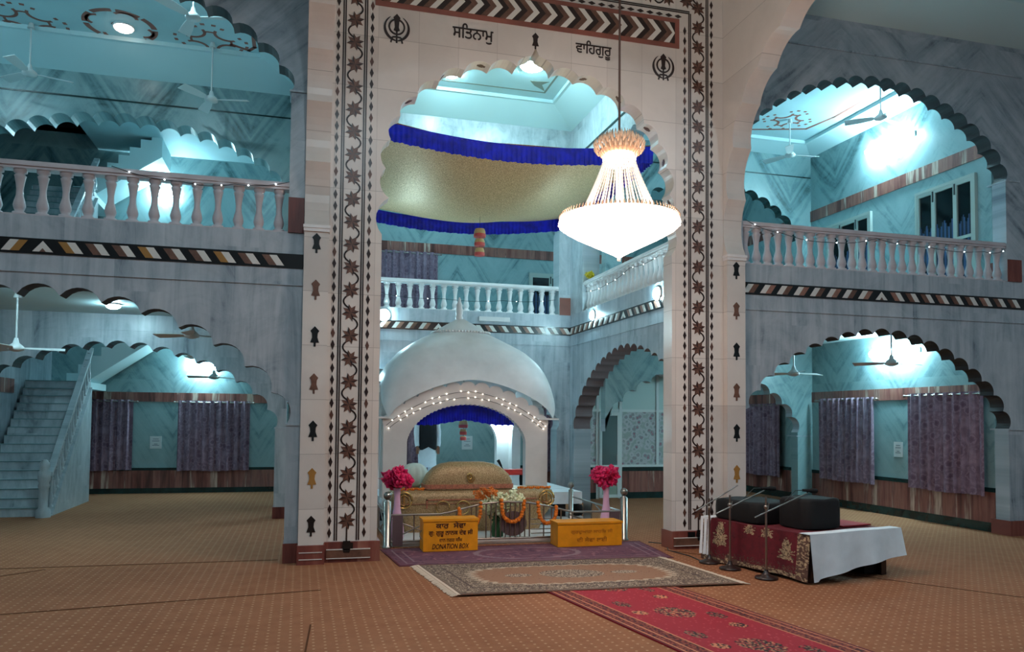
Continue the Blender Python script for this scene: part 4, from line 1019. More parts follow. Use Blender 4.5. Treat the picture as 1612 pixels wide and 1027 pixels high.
# marigold rows on the altar
def marigold(mb, P, r=.02, seed=1):
    rnd = random.Random(seed)
    for p in P:
        for _ in range(2): mb.ball(Vector(p)+Vector((rnd.uniform(-.3, .3)*r, rnd.uniform(-.3, .3)*r, rnd.uniform(-.3, .3)*r)), r*rnd.uniform(.8, 1.05), 7, 5)
for lb, x0, x1 in (('row of marigolds on the left end of the gold altar', 1.17, 1.52), ('row of marigolds on the right end of the gold altar', 2.78, 3.20)):
    mb = MB(); marigold(mb, [(x0+(x1-x0)*i/14, 9.93, .60+.004*sin(i*2)) for i in range(15)], .018); mb.build('marigold_garland', m_marig, label=lb, cat='garland')
# pleated bolster
mb = MB(); rr = []; n = 60
for j in range(11):
    q = pi*j/10; ring = []
    for i in range(n): a = 2*pi*i/n; r = .17*max(.08, sin(q))**.75*(1+.10*abs(sin(6*a))*sin(q)); ring.append((1.47+r*cos(a), 10.375+r*sin(a)*.7, .745-.16*cos(q)))
    rr.append(ring)
mb.rings(rr); mb.build('pleated_bolster', m_mel, label='round pale pleated bolster standing left of the gold covered bundle', cat='bolster')
# stool with red cloth and microphone
t = thing('stool', (3.02, 11.1, .42), 'small stool with dark legs and a red cloth, right of the gold bundle', 'stool')
mb = MB(); loft_rect(mb, [(2.80, 3.24, 10.96, 11.24, .69, 10), (2.82, 3.22, 10.97, 11.23, .74, 10), (2.86, 3.18, 11.0, 11.2, .765, 6)]); mb.build('red_cloth', m_red, t)
for x in (2.87, 3.17):
    for y in (11.0, 11.2): MB().lathe(x, y, [(.018, .42), (.022, .5), (.03, .62), (.026, .70)], 8).build('leg', m_blackcloth, t)
t = thing('microphone', (2.80, 10.9, .42), 'dark slanting microphone beside the red stool', 'microphone')
MB().tube([(2.86, 10.9, .43), (2.85, 10.9, .70), (2.78, 10.9, .84)], .010, 8).build('stem', m_blackcloth, t); MB().tube([(2.79, 10.9, .82), (2.74, 10.9, .91)], [.014, .024], 8).build('capsule', m_blackcloth, t)
# paper lantern and three-tier paper hanging
def hanging(label, x, y, ztop, zbot, tiers, zc):
    t = thing('paper_hanging', (x, y, zbot), label, 'hanging ornament')
    MB().tube([(x, y, zbot), (x, y, zc)], .003, 5).build('string', m_wire, t)
    for i, (z, r, h) in enumerate(tiers):
        o = MB().lathe(x, y, [(r*.9, z-h/2), (r, z-h/2+.012), (r, z+h*.1), (r*.8, z+h/2)], 14).build('paper_tier', m_yelp, t)
        MB().lathe(x, y, [(r*1.02, z-h/2-.012), (r*1.08, z-h/2+.02), (r*1.03, z-h/2+.035)], 14).build('fringe', m_pinkp, o)
hanging('three tier cream and red paper ornament hanging under the gold canopy', 2.48, 11.1, 4.3, 3.88, [(4.22, .085, .11), (4.08, .075, .09), (3.94, .072, .10)], 4.46)
hanging('pink and yellow paper lantern hanging inside the domed shrine', 2.29, 11.2, 1.5, 1.20, [(1.42, .065, .09), (1.31, .05, .07), (1.22, .045, .05)], 2.3)

# gold canopy with blue frills
CX0, CX1, CY0, CY1, CZ = .55, 4.32, 9.15, 12.95, 5.02
def cz(u, v):
    e = 4*u*(1-u)*.16*(1-v)+4*u*(1-u)*.16*v
    s_ = (sin(pi*u)*sin(pi*v))
    return CZ-.0-.17*sin(pi*u)*(1-sin(pi*v))*1.0-.08*sin(pi*v)*(1-sin(pi*u))-.52*s_
t = thing('cloth_canopy', ((CX0+CX1)/2, (CY0+CY1)/2, 4.4), 'gold cloth canopy with royal blue frilled borders stretched above the shrine', 'canopy')
mb = MB(); mb.grid(lambda u, v: (CX0+(CX1-CX0)*u, CY0+(CY1-CY0)*v, cz(u, v)+.012*sin(14*u+5*v)), 48, 48); mb.grid(lambda u, v: (CX0+(CX1-CX0)*u, CY0+(CY1-CY0)*v, cz(u, v)+.012*sin(14*u+5*v)+.012), 48, 48); mb.build('gold_sheet', gold_cloth('gold_canopy_cloth', 1.28), t)
for P in ([(CX0+(CX1-CX0)*u/20, CY0, cz(u/20, 0)+.01) for u in range(21)], [(CX0+(CX1-CX0)*u/20, CY1, cz(u/20, 1)+.0) for u in range(21)],
          [(CX1, CY0+(CY1-CY0)*v/20, cz(1, v/20)+.01) for v in range(21)], [(CX0, CY0+(CY1-CY0)*v/20, cz(0, v/20)+.01) for v in range(21)]):
    mb = MB(); frill_grid(mb, P, .215, .012, 60); mb.build('blue_frill', m_blue, t)
for nm_, p, q in (('a', (CX0, CY0), (.2, 8.62)), ('b', (CX1, CY0), (4.78, 8.7)), ('c', (CX0, CY1), (.2, 13.3)), ('d', (CX1, CY1), (4.78, 13.3))):
    MB().tube([(*p, CZ), (*q, CZ+.12)], .006, 6).build('tie_cord', m_wire, t)

# ---- person standing behind
def skin_body(name, chains, mats, parent, sub=2):
    vs = []; es = []; rs = []; idx = {}
    off = OFF[parent]
    for ch_ in chains:
        prev = None
        for p, r in ch_:
            k = tuple(round(c, 4) for c in p)
            if k not in idx: idx[k] = len(vs); vs.append(tuple((Vector(p)-off)*U)); rs.append(r if isinstance(r, tuple) else (r, r))
            if prev is not None and prev != idx[k]: es.append((prev, idx[k]))
            prev = idx[k]
    me = bpy.data.meshes.new(name); me.from_pydata(vs, es, []); o = link(bpy.data.objects.new(name, me)); o.parent = parent; OFF[o] = off
    sk = o.modifiers.new('skin', 'SKIN'); sk.use_smooth_shade = True
    for i, r in enumerate(rs): me.skin_vertices[0].data[i].radius = (r[0]*U, r[1]*U)
    me.skin_vertices[0].data[0].use_root = True
    s_ = o.modifiers.new('subsurf', 'SUBSURF'); s_.levels = sub; s_.render_levels = sub
    dg = bpy.context.evaluated_depsgraph_get(); m2 = bpy.data.meshes.new_from_object(o.evaluated_get(dg))
    o.modifiers.clear(); o.data = m2; m2.materials.clear()
    m2.materials.append(mats)
    for p in m2.polygons: p.use_smooth = True
    return o
PX, PY, PZ = 2.02, 12.80, .42
t = thing('person', (PX, PY, PZ), 'person in white clothes and a black waistcoat standing inside the shrine at the left', 'person')
h = 1.34   # standing height in plan units
def B_(x, y, z): return (PX+x, PY+y, PZ+z)
skin_body('body', [
    [(B_(0, 0, .70), (.085, .07)), (B_(0, 0, .85), (.085, .065)), (B_(0, 0, 1.0), (.10, .07)), (B_(0, 0, 1.10), (.06, .05)), (B_(0, -.005, 1.16), (.035, .037)), (B_(0, -.01, 1.21), (.05, .055)), (B_(0, -.01, 1.27), (.058, .066)), (B_(0, -.005, 1.32), (.045, .052))],
    [(B_(0, 0, 1.10), (.06, .05)), (B_(-.14, 0, 1.08), .045), (B_(-.17, .0, .86), .034), (B_(-.175, -.03, .66), .024), (B_(-.175, -.035, .60), .022)],
    [(B_(0, 0, 1.10), (.06, .05)), (B_(.14, 0, 1.08), .045), (B_(.18, .0, .86), .034), (B_(.17, -.04, .66), .024), (B_(.165, -.05, .60), .022)],
    [(B_(0, 0, .70), (.085, .07)), (B_(-.07, 0, .62), .068), (B_(-.075, -.005, .36), .045), (B_(-.075, .01, .06), .026), (B_(-.078, -.08, .02), .020)],
    [(B_(0, 0, .70), (.085, .07)), (B_(.07, 0, .62), .068), (B_(.075, -.005, .36), .045), (B_(.075, .01, .06), .026), (B_(.078, -.08, .02), .020)]], m_skin, t)
fc = MB(); fc.ball(B_(-.022, -.071, 1.262), .008, 8, 5, 0).ball(B_(.022, -.071, 1.262), .008, 8, 5, 0); fc.build('eyes', m_blk, t)
fc = MB(); fc.tube([B_(0, -.068, 1.258), B_(0, -.084, 1.235), B_(0, -.072, 1.228)], [.006, .011, .008], 8); fc.tube([B_(-.018, -.069, 1.208), B_(0, -.074, 1.206), B_(.018, -.069, 1.208)], .005, 6); fc.ball(B_(-.060, -.005, 1.25), .014, 8, 5, 0, 1.4).ball(B_(.060, -.005, 1.25), .014, 8, 5, 0, 1.4); fc.build('face_features', m_skin, t)
MB().lathe(PX, PY-.0, [(.062, PZ+1.285), (.074, PZ+1.30), (.078, PZ+1.34), (.066, PZ+1.375), (.03, PZ+1.40)], 18).build('turban', plain('dark_turban', (30, 34, 50), .8), t)
hands = MB()
for sx in (-1, 1):
    hx, hy, hz = sx*.17, -.05, .60
    hands.obox(B_(hx, hy-.002, hz-.03), (.022, 0, 0), (0, .012, 0), (0, 0, .034))
    for k in range(4):
        fx = hx+(-.018+.012*k); L = (.045, .052, .055, .046)[k]
        hands.tube([B_(fx, hy, hz-.055), B_(fx, hy-.008, hz-.055-L*.6), B_(fx, hy-.022, hz-.055-L)], [.0068, .0062, .005], 6)
    hands.tube([B_(hx-sx*.018, hy-.005, hz-.01), B_(hx-sx*.036, hy-.014, hz-.038), B_(hx-sx*.034, hy-.02, hz-.060)], [.009, .008, .006], 6)
hands.build('hands', m_skin, t)
mb = MB(); loft_rect(mb, [(PX-.145, PX+.15, PY-.10, PY+.10, PZ+.28, 2.6), (PX-.14, PX+.145, PY-.10, PY+.095, PZ+.45, 2.6), (PX-.13, PX+.13, PY-.095, PY+.09, PZ+.66, 2.6), (PX-.125, PX+.125, PY-.09, PY+.085, PZ+.85, 2.6), (PX-.135, PX+.135, PY-.09, PY+.085, PZ+1.0, 2.6), (PX-.10, PX+.10, PY-.07, PY+.07, PZ+1.13, 2.2), (PX-.045, PX+.045, PY-.05, PY+.045, PZ+1.165, 2)])
for sx in (-1, 1):
    mb.tube([B_(sx*.115, 0, 1.085), B_(sx*.155, 0, 1.0), B_(sx*.178, 0, .86), B_(sx*.178, -.03, .68), B_(sx*.172, -.045, .62)], [.055, .055, .048, .040, .036], 12)
mb.build('kurta', m_wcloth, t)
mb = MB()
for sx in (-1, 1): mb.tube([B_(sx*.072, 0, .50), B_(sx*.076, 0, .30), B_(sx*.076, .008, .05)], [.082, .068, .050], 14)
mb.build('trousers', m_wcloth, t)
mb = MB(); rr = []
for x0, x1, y0, y1, z in ((-.148, .148, -.112, .10, .56), (-.145, .145, -.110, .10, .70), (-.142, .142, -.104, .10, .85), (-.148, .148, -.104, .10, 1.0), (-.115, .115, -.084, .085, 1.12), (-.06, .06, -.06, .06, 1.16)):
    ring = []
    for i in range(48):
        a = 2*pi*i/48-pi/2; k = 1/((abs(cos(a))**2.6+abs(sin(a))**2.6)**(1/2.6)); cy_ = (y0+y1)/2
        zz = z+(.05*max(0, 1-abs((i if i < 24 else 48-i))/5) if z < .6 else 0)
        ring.append(B_(x1*k*cos(a), cy_+(y1-y0)/2*k*sin(a), zz))
    rr.append(ring)
mb.rings(rr, False); mb.build('waistcoat', m_blk, t)
mb = MB()
for sx in (-1, 1): mb.tube([B_(sx*.076, .03, .02), B_(sx*.078, -.09, .016)], [.03, .026], 10)
mb.build('socks', m_wcloth, t)

# ================================================================== RAILING, BOXES, FLOWERS
YG = 9.15
t = thing('steel_railing', (2.45, YG, 0), 'low polished steel railing with a raised middle in front of the altar', 'railing')
def post(x, y, h, r=.046):
    o = MB().lathe(x, y, [(r*1.25, 0), (r*1.25, .02), (r, .03), (r, h), (r*.5, h+.01), (r*.5, h+.025)], 16).build('post', m_steel, t)
    MB().ball((x, y, h+.07), .048, 14, 9).build('ball_finial', m_steel, o)
post(.99, YG, .53); post(3.93, YG, .53); post(3.88, 11.0, .46, .036); post(1.0, 11.0, .46, .036)
top = [(1.03, .375), (1.60, .375), (1.75, .40), (1.95, .45), (2.15, .49), (2.42, .505), (2.68, .49), (2.95, .44), (3.10, .40), (3.25, .365), (3.88, .36)]
def zt(x):
    for (a, b), (c, d) in zip(top, top[1:]):
        if a <= x <= c: return b+(d-b)*(x-a)/(c-a)
    return .36
mb = MB(); mb.tube([(x, YG, z) for x, z in top], .012, 8); mb.tube([(1.03, YG, .07), (3.88, YG, .07)], .012, 8); mb.build('rail', m_steel, t)
for x in (1.30, 1.62, 1.80, 1.98, 2.04, 2.16, 2.22, 2.28, 2.34, 2.40, 2.46, 2.52, 2.58, 2.64, 2.70, 2.88, 2.98, 3.10, 3.25, 3.50, 3.75): MB().tube([(x, YG, .07), (x, YG, zt(x))], .0085, 6).build('upright', m_steel, t)
mb = MB()
for x0, x1, zz in ((1.64, 1.97, (.12, .17, .23, .29)), (2.72, 3.09, (.12, .17, .23, .29)), (3.1, 3.88, (.27,))):
    for z in zz: mb.tube([(x0, YG, z), (x1, YG, z)], .007, 6)
mb.tube([(1.04, YG, .10), (1.6, YG, .34)], .009, 6); mb.tube([(1.04, YG, .33), (1.6, YG, .10)], .009, 6); mb.tube([(3.2, YG, .34), (3.85, YG, .10)], .009, 6)
mb.build('cross_bar', m_steel, t)
MB().box(1.05, 1.17, YG-.012, YG+.012, .02, .37).build('steel_panel', plain('brushed_panel', (120, 104, 110), .35, .6), t)
MB().box(3.74, 3.87, YG-.012, YG+.012, .04, .36).build('steel_panel', bpy.data.materials['brushed_panel'], t)
for x in (3.90, 1.0):
    mb = MB(); mb.tube([(x, YG+.04, .36), (x, 10.96, .36)], .012, 8); mb.tube([(x, YG+.04, .08), (x, 10.96, .08)], .012, 8)
    mb.tube([(x, YG+.1, .08), (x, 10.1, .36)], .009, 6); mb.tube([(x, YG+.1, .36), (x, 10.1, .08)], .009, 6); mb.box(x-.01, x+.01, 10.2, 10.5, .08, .36); mb.build('side_rail', m_steel, t)
# garlands on the railing
def U_garland(label, xa, xb, zbot, y=YG-.03):
    P = []
    for i in range(26):
        q = i/25; x = xa+(xb-xa)*(.5-.5*cos(pi*q)); zt_ = zt(xa) if q < .5 else zt(xb)
        P.append((x, y, zbot+(zt_+.02-zbot)*abs(1-2*q)**2.2))
    mb = MB(); marigold(mb, P, .024, int(xa*100)); mb.build('marigold_garland', m_marig, label=label, cat='garland')
U_garland('marigold garland hanging left on the railing, partly behind the lettered box', 1.83, 2.09, .22)
U_garland('marigold garland looped in the middle of the railing', 2.34, 2.62, .27)
U_garland('marigold garland looped at the right of the railing, beside the faded yellow box', 2.80, 3.03, .24)
# shield in the middle of the railing
MB().poly([(2.30+.2+.17*cos(q), .24+.15*sin(q)) for q in [2*pi*i/24 for i in range(24)]], 'y', YG+.015, YG+.03).build('railing_plaque', plain('bronze_plaque', (112, 92, 92), .4, .5), label='round dark plaque behind the middle garland of the railing', cat='plaque')

# donation boxes
t = thing('donation_box', (1.66, 8.84, .012), 'yellow metal box lettered DONATION BOX on the purple rug, left of the railing', 'donation box', None)
MB().box(1.345, 1.965, 8.72, 8.98, .014, .345).build('box_body', m_yel, t); MB().box(1.335, 1.975, 8.71, 8.99, .345, .372).build('lid', m_yel, t)
MB().tube([(1.338, 8.82, .24), (1.32, 8.82, .21), (1.32, 8.82, .17), (1.338, 8.82, .14)], .006, 6).build('hasp', m_steel, t)
fx, fy = 1.655, 8.72
text('lettering', '\u0a15\u0a3e\u0a30  \u0a38\u0a47\u0a35\u0a3e', m_ink, t, (fx, fy, .305), (1, 0, 0), (0, 0, 1), .072, .34, weight=.025)
text('lettering', '\u0a17\u0a41: \u0a17\u0a41\u0a30\u0a42 \u0a28\u0a3e\u0a28\u0a15 \u0a26\u0a47\u0a35 \u0a1c\u0a40', m_ink, t, (fx, fy, .215), (1, 0, 0), (0, 0, 1), .078, .50, weight=.016)
text('lettering', '\u0a26\u0a3e\u0a28 \u0a28\u0a17\u0a30 \u0a38\u0a3f\u0a70\u0a18', m_ink, t, (fx, fy, .143), (1, 0, 0), (0, 0, 1), .050, .26, weight=.004)
text('lettering', 'DONATION BOX', m_ink, t, (fx, fy, .068), (1, 0, 0), (0, 0, 1), .055, .42, shear=.25, weight=.014)
t = thing('donation_box', (3.32, 8.84, .012), 'longer yellow metal box with faded lettering on the purple rug, right of the railing', 'donation box', None)
MB().box(2.92, 3.72, 8.72, 9.0, .014, .275).build('box_body', m_yel, t); MB().box(2.91, 3.73, 8.71, 9.01, .275, .298).build('lid', m_yel, t)
text('lettering', '\u0a17\u0a41\u0a30\u0a26\u0a41\u0a06\u0a30\u0a3e \u0a38\u0a3e\u0a39\u0a3f\u0a2c \u0a1c\u0a40', m_yeld, t, (3.34, 8.72, .185), (1, 0, 0), (0, 0, 1), .055, .52, weight=.01)
text('lettering', '\u0a26\u0a40 \u0a38\u0a47\u0a35\u0a3e \u0a32\u0a08', m_yeld, t, (3.34, 8.72, .095), (1, 0, 0), (0, 0, 1), .055, .38, weight=.01)

def petals(mb, c, r, n, seed, mi=0, pr=.05, squash=.6, mis=None):
    rnd = random.Random(seed)
    for k in range(n):
        u = rnd.uniform(-1, 1); a = rnd.uniform(0, 2*pi); q = (1-u*u)**.5
        p = Vector(c)+Vector((q*cos(a), q*sin(a), u*squash))*r*rnd.uniform(.55, 1); m_ = mis[k % len(mis)] if mis else mi
        ax = Vector((rnd.uniform(-1, 1), rnd.uniform(-1, 1), rnd.uniform(-.3, 1))).normalized(); b = ax.orthogonal().normalized(); c2 = ax.cross(b)
        for e in range(5):
            t_ = 2*pi*e/5; d = (b*cos(t_)+c2*sin(t_)); s2 = ax.cross(d)
            w = [p, p+d*pr*.6+s2*pr*.38+ax*pr*.25, p+d*pr+ax*pr*.42, p+d*pr*.6-s2*pr*.38+ax*pr*.25]
            v = w+[x_-ax*.004 for x_ in w]; mb.add(v, [(0, 1, 2, 3), (7, 6, 5, 4), (0, 4, 5, 1), (1, 5, 6, 2), (2, 6, 7, 3), (3, 7, 4, 0)], m_, True)
def vase(label, x, y):
    t = thing('flower_vase', (x, y, .055), label, 'vase of flowers', None)
    MB().lathe(x, y, [(.075, .056), (.085, .09), (.085, .18), (.065, .30), (.042, .42), (.036, .56), (.042, .64), (.055, .665)], 20).build('vase', m_vase, t)
    mb = MB()
    for k in range(7): a = k*.9; mb.tube([(x, y, .60), (x+.05*cos(a), y+.05*sin(a), .70)], .005, 5)
    mb.build('stems', m_leaf, t)
    mb = MB(); petals(mb, (x, y, .775), .165, 54, int(x*10), 0, .085, .60); mb.build('blossoms', m_pink, t)
vase('pink vase of magenta flowers behind the left end of the railing', 1.13, 9.40)
vase('pink vase of magenta flowers behind the right end of the railing', 3.80, 9.42)
t = thing('bouquet', (2.37, 9.42, .055), 'white and cream flower bouquet with orange blooms behind the middle of the railing', 'bouquet')
MB().lathe(2.37, 9.42, [(.07, .056), (.08, .16), (.05, .26), (.07, .30)], 16).build('pot', m_leaf, t)
mb = MB(); petals(mb, (2.37, 9.40, .36), .11, 30, 5, 0, .05, 1); mb.build('leaves', m_leaf, t)
mb = MB(); petals(mb, (2.32, 9.32, .46), .19, 60, 6, 0, .055, .6); petals(mb, (2.54, 9.32, .53), .12, 30, 8, 0, .055, .7); mb.build('cream_blossoms', m_cream, t)
mb = MB(); petals(mb, (2.20, 9.36, .58), .15, 44, 7, 0, .036, .5); mb.build('orange_blossoms', m_orangep, t)
mb = MB(); petals(mb, (4.88, 12.9, 4.03), .06, 16, 9, 0, .05, 1.4); mb.tube([(4.88, 12.9, 3.951), (4.88, 12.9, 4.0)], .02, 6); mb.build('yellow_flower_bunch', plain('yellow_petals', (214, 190, 30), .6), label='small yellow flower bunch at the corner of the sanctum balustrades', cat='flowers')

# ================================================================== RUGS
def rug(name, label, A, B, C, D, nx, ny, fn, mats, z=.008, zb=.0006):
    A, B, C, D = (Vector(p) for p in (A, B, C, D)); mb = MB()
    def P(u, v): q = (A.lerp(B, u)).lerp(D.lerp(C, u), v); return (q.x, q.y, z+.0015*sin(11*u+7*v))
    mb.grid(P, nx, ny, 0, False, fn); b = [tuple(P(0, 0)), P(1, 0), P(1, 1), P(0, 1)]
    v = b+[(p[0], p[1], zb) for p in b]; mb.add(v, [(0, 4, 5, 1), (1, 5, 6, 2), (2, 6, 7, 3), (3, 7, 4, 0)], 0)
    return mb.build(name, mats, label=label, cat='rug')
def hsh(i, j, k=0): return (math.sin(i*127.1+j*311.7+k*74.7)*43758.5453) % 1
def motif(u, v, s=1):
    u, v = u+.045*sin(v*23*s+2.3*sin(u*19*s))+.013*sin(v*97*s), v+.05*sin(u*27*s+1.9*sin(v*15*s))+.012*sin(u*83*s)
    return sin(u*37*s)*cos(v*29*s)+.7*sin(u*71*s+v*53*s)+.5*cos(u*23*s-v*67*s)
def f_purple(u, v):
    d = min(u*3.2, (1-u)*3.2, v*1.05, (1-v)*1.05)
    if d < .03: return 1
    if .10 < d < .115 or .20 < d < .212: return 2
    m = motif(u*1.6, v*.6)
    if d < .2: return 3 if m > .4 else 0
    e = ((u-.5)/.2)**2+((v-.5)/.33)**2
    if .8 < e < 1: return 2
    return 3 if m > 1.0 else (4 if m < -1.0 else 0)
rug('purple_rug', 'muted purple patterned rug under the two yellow boxes', (.99, 7.98), (3.96, 7.85), (4.08, 9.02), (.90, 9.04), 160, 70, f_purple,
    [plain('mauve_pile', (104, 62, 78), .95), plain('maroon_edge', (92, 26, 34), .95), plain('grey_pile', (132, 104, 112), .95), plain('plum_pile', (84, 44, 66), .95), plain('rose_pile', (134, 88, 98), .95)], .008)
def f_pers(u, v):
    d = min(u*2.55, (1-u)*2.55, v*1.3, (1-v)*1.3)
    if u < .012 or u > .988: return 5
    m = motif(u*3.4, v*1.9, 1.5); m2 = motif(v*2.6, u*3.9, 2.1)
    if d < .04: return 1 if m > -.3 else 4
    if d < .06: return 2
    if d < .20: return (1 if m > .15 else (3 if m < -.7 else 2)) if (v < .18 or v > .82 or u < .1 or u > .9) else 1
    if d < .22: return 1
    cu, cv = abs(u-.5)/.36, abs(v-.5)/.30
    e = (cu**3+cv**3)**(1/3)+.035*sin(40*(math.atan2(v-.5, u-.5)))
    if e > 1.03: return 3 if m2 > .7 else (1 if m2 < -.3 else 2)
    if e > .965: return 3
    c = ((u-.5)/.12)**2+((v-.5)/.14)**2
    if c < 1: return 3 if m2 > .3 else (1 if m2 < -.2 else 2)
    c2 = ((abs(u-.5)-.2)/.05)**2+((v-.5)/.05)**2
    if c2 < 1: return 3 if m2 > 0 else 1
    return 0 if m < 1.5 else 4
rug('persian_rug', 'brown fringed rug with a cream bordered oval, in front of the purple rug', (1.30, 6.53), (3.95, 6.43), (3.80, 7.86), (1.15, 7.93), 260, 140, f_pers,
    [plain('tan_pile', (142, 104, 80), .95), plain('dark_pile', (84, 66, 58), .95), plain('olive_pile', (116, 98, 82), .95), plain('cream_pile', (178, 158, 136), .95), plain('rust_pile', (112, 70, 52), .95), plain('fringe_cotton', (204, 186, 166), .95)], .020, .0145)
for (a, b, sg) in (((1.30, 6.53), (1.15, 7.93), -1), ((3.95, 6.43), (3.80, 7.86), 1)):
    fr = MB()
    for i in range(90):
        q = i/89; p = Vector(a).lerp(Vector(b), q); L = .045+.02*hsh(i, sg); fr.tube([(p.x, p.y, .016), (p.x+sg*L, p.y+.01*sin(i*2.1), .006)], .0045, 4)
    fr.build('fringe', bpy.data.materials['fringe_cotton'], bpy.data.objects['persian_rug'])
def f_red(u, v):
    d = min(u, 1-u)
    if d < .018: return 4
    if .018 <= d < .03 or .155 < d < .17 or .075 < d < .085: return 3
    m = motif(u*1.3, v*4.6, 2.3)
    if d < .155: return 2 if m > .1 else (1 if m < -.9 else 4)
    for k in range(12):
        c = ((u-.5)/.12)**2+((v-(.06+.155*k))/.028)**2
        if c < 1: return (1 if m > .35 else (3 if m < -.8 else (5 if abs(m) < .25 else 0)))
    for k in range(20):
        s_ = .29 if k % 2 else .71; c = ((u-s_)/.05)**2+((v-(.03+.078*k))/.017)**2
        if c < 1: return 1 if m > .3 else (5 if m > -.5 else 0)
        c = ((u-(1-s_)*.95)/.05)**2+((v-(.06+.078*k))/.011)**2
        if c < 1: return 1 if m > .1 else 3
    return 6 if m > 1.35 else 0
rug('red_runner', 'long crimson runner with patterned borders leading towards the camera', (3.05, .6), (4.25, .4), (3.27, 6.62), (2.08, 6.62), 90, 380, f_red,
    [plain('crimson_pile', (150, 24, 40), .95), plain('black_pile', (40, 18, 22), .95), plain('brick_pile', (132, 62, 46), .95), plain('gold_pile', (196, 124, 88), .95), plain('dark_red_pile', (96, 22, 26), .95), plain('taupe_pile', (130, 92, 70), .95), plain('light_red_pile', (176, 60, 68), .95)], .012)

# ================================================================== LOW TABLE WITH COVERED INSTRUMENTS
A = Vector((4.56, 6.30)); ey = Vector((-.29, 1.44)).normalized(); ex = Vector((ey.y, -ey.x))
def T(a, b, z): p = A+ex*a+ey*b; return Vector((p.x, p.y, z))
LW, LL, TH = 1.12, 1.50, .445
t = thing('low_stage_table', T(LW/2, LL/2, 0), 'low wooden stage table under a maroon floral cloth at the right', 'table')
MB().obox(T(LW/2, LL/2, TH-.035), (*(ex*LW/2), 0), (*(ey*LL/2), 0), (0, 0, .025)).build('table_top', m_dk, t)
for a in (.08, LW-.08):
    for b in (.08, LL-.08): MB().obox(T(a, b, TH/2-.03), (*(ex*.035), 0), (*(ey*.035), 0), (0, 0, TH/2-.032)).build('leg', m_dk, t)
MB().obox(T(LW-.15, .3, .07), (*(ex*.14), 0), (*(ey*.2), 0), (0, 0, .05)).build('storage_case', m_blackcloth, label='black case lying under the table behind the white cloth', cat='case')
def drape(mb, a0, a1, b0, b1, sides, z=TH, th=.006, seed=0):
    """cloth top plus hanging sides: dict side -> drop function(u)"""
    rnd = random.Random(seed)
    def top(u, v): return T(a0+(a1-a0)*u, b0+(b1-b0)*v, z+.003*sin(9*u+seed)*cos(7*v))
    mb.grid(top, 14, 14); mb.grid(lambda u, v: top(u, v)+Vector((0, 0, -th)), 14, 14)
    for sd, fn, out in sides:
        def P(u, v, o_, sd=sd, fn=fn, out=out):
            w = (out*.5*v+.016*v*sin(u*17+seed)+o_+.003)
            if sd == 'a0': p = T(a0-w, b0+(b1-b0)*u, 0)
            elif sd == 'b0': p = T(a0+(a1-a0)*u, b0-w, 0)
            elif sd == 'b1': p = T(a0+(a1-a0)*u, b1+w, 0)
            else: p = T(a1+w, b0+(b1-b0)*u, 0)
            return Vector((p.x, p.y, z-fn(u)*v))
        mb.grid(lambda u, v: P(u, v, 0), 40, 8); mb.grid(lambda u, v: P(u, v, -.005), 40, 8)
mb = MB(); drape(mb, 0, LW, 0, LL, [('b1', lambda u: .40, .04)], TH+.006, seed=1)
def f_cloth(u, v):
    n1 = motif(u*1.3, v*.7, 1.1); n2 = motif(v*.8, u*1.9, 1.4)
    if u < .10 or u > .93: return 2 if n1 > -.4 else 1
    if v > .90: return 1 if n1 > .2 else 2
    if v > .72 and n2 > .0+(.9-v)*6: return 2
    for cu_, cv_, ru, rv in ((.19, .48, .075, .30), (.36, .10, .055, .20), (.52, .10, .055, .20), (.80, .40, .085, .36), (.70, .86, .05, .12)):
        r_ = (((u-cu_)/ru)**2+((v-cv_)/rv)**2)**.5; a_ = math.atan2(v-cv_, u-cu_)
        if r_ < .75+.25*sin(7*a_)+.12*n1: return 1 if n2 > -.5 else 2
    return 0 if n1 < 1.7 else 3
for o_ in (0, -.005): mb.grid(lambda u, v: (lambda w: Vector((*(A+ex*(-w)+ey*(LL*u)), TH+.006-(.43-.015*sin(5*u))*v)))(.03*v+.014*v*sin(u*17+1)+o_+.003), 150, 50, 0, True, f_cloth)
cl = mb.build('floral_cloth', [plain('maroon_weave', (98, 18, 32), .9, noisy=.15), plain('beige_flower_weave', (168, 146, 116), .9, noisy=.3, nscale=20), plain('brown_weave', (92, 66, 56), .9, noisy=.3, nscale=20), plain('dark_maroon_weave', (62, 10, 20), .9)], label='maroon cloth with beige flowers draped over the low stage table', cat='tablecloth')
mb = MB(); drape(mb, -.02, LW+.10, -.012, .12, [('b0', lambda u: .43-.17*u**.8 if u > .05 else .43, .09), ('a1', lambda u: .26, .03)], TH+.016, seed=3)
mb.build('white_cloth', m_wcloth, label='plain white cloth hanging over the near end of the low stage table', cat='cloth')
mb = MB(); drape(mb, .0, .25, LL-.14, LL+.02, [('a0', lambda u: .40, .05)], TH+.014, seed=5); mb.build('white_cloth', m_wcloth, label='strip of white cloth at the far end of the stage table, beside the pillar', cat='cloth')
def softcase(label, a0, a1, b0, b1, h):
    mb = MB(); rr = []
    for z, k in ((.002, .97), (.03, 1), (h*.6, 1.0), (h*.88, .985), (h*.97, .95), (h, .86)):
        ring = []
        for i in range(48):
            q = 2*pi*i/48; e = 1/((abs(cos(q))**7+abs(sin(q))**7)**(1/7)); ring.append(T((a0+a1)/2+(a1-a0)/2*e*k*cos(q), (b0+b1)/2+(b1-b0)/2*e*k*sin(q), TH+.016+z+.004*sin(5*q)))
        rr.append(ring)
    mb.rings(rr); mb.build('covered_case', m_blackcloth, label=label, cat='case')
softcase('bulky instrument under a black cover, nearer end of the stage table', .20, .66, .20, .62, .29)
softcase('long instrument under a black cover, farther end of the stage table', .04, .62, .70, 1.40, .21)
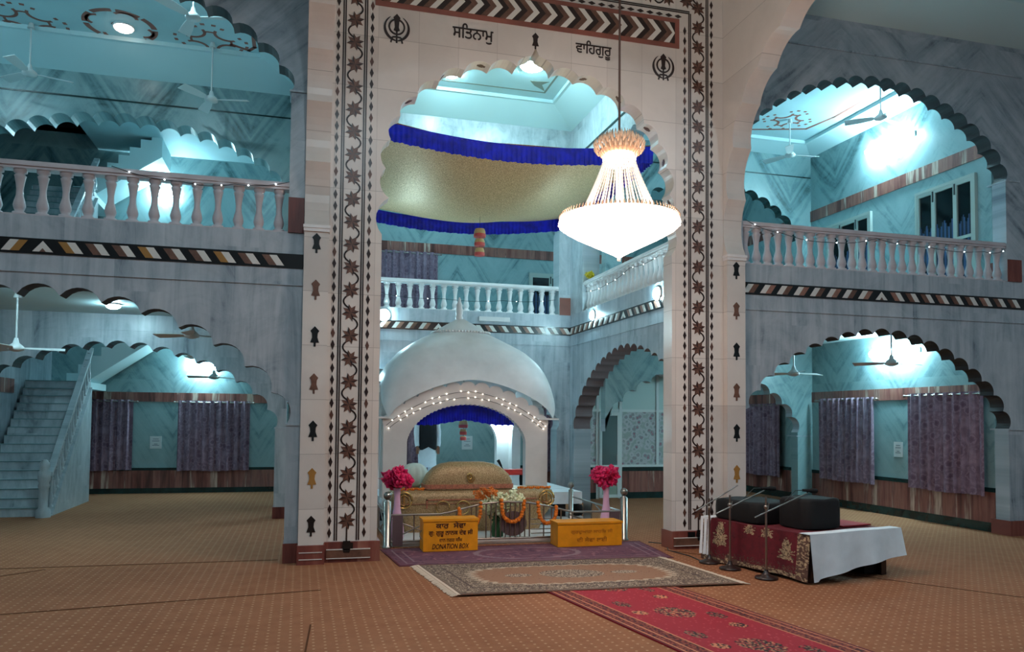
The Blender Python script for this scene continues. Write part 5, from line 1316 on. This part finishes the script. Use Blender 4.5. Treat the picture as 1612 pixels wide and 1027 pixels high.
MB().obox(T(.90, .62, TH+.022), (*(ex*.20), 0), (*(ey*.38), 0), (0, 0, .006)).build('folded_cloth', plain('crimson_cloth', (160, 24, 36), .8), label='red folded cloth lying behind the black covers on the stage table', cat='cloth')
# microphone stands
def mic_stand(label, x, y, h, b0, b1, mic, gooseneck=True):
    t = thing('microphone_stand', (x, y, 0), label, 'microphone stand', None)
    MB().lathe(x, y, [(.105, .0), (.11, .012), (.10, .024), (.05, .036), (.025, .06), (.016, .09)], 24).build('base', m_dk, t)
    MB().tube([(x, y, .05), (x, y, h)], .0105, 10).build('pole', m_steel, t)
    c = Vector((x, y, b0[3] if len(b0) > 3 else h-.04))
    MB().tube([b0[:3], b1], .0075, 8).build('boom', m_steel, t)
    MB().ball((x, y, h-.10), .022, 10, 6).tube([(x, y-.03, h-.13), (x+.01, y-.03, h-.06)], .006, 6).build('clamp', m_steel, t)
    if mic:
        d = Vector(mic[1])-Vector(mic[0])
        MB().tube([mic[0], Vector(mic[0])+d*.55, Vector(mic[0])+d*.62, mic[1]], [.012, .017, .024, .022], 10).build('microphone', m_blackcloth, t)
        MB().tube([b1, Vector(b1)+Vector((0, 0, .03)), mic[0]], .007, 6).build('mic_holder', m_blackcloth, t)
        MB().tube([Vector(mic[0]), Vector(mic[0])+Vector((-.08, 0, .0)), Vector(mic[0])+Vector((-.16, 0, -.07)), Vector(mic[0])+Vector((-.2, .0, -.1))], .004, 5).build('cable', m_wire, t)
mic_stand('nearest microphone stand, in front of the maroon table cloth', 4.31, 6.63, .78, (4.17, 6.60, .59), (4.80, 6.68, .80), ((4.75, 6.68, .83), (4.92, 6.70, .82)))
mic_stand('middle one of three microphone stands before the stage table', 4.22, 7.13, .75, (4.05, 7.10, .57), (4.64, 7.17, .785), ((4.60, 7.17, .81), (4.78, 7.19, .80)))
mic_stand('farthest microphone stand beside the pillar, its boom without a microphone', 4.19, 7.49, .68, (4.01, 7.46, .55), (4.55, 7.53, .81), None)
# thin cable across the carpet
MB().tube([(4.15, 8.9, .006), (4.3, 8.75, .006), (4.12, 8.3, .006), (4.18, 7.9, .006), (4.15, 7.6, .006)], .006, 6).build('cable', m_wire, label='thin black cable on the carpet at the foot of the right pillar', cat='cable')
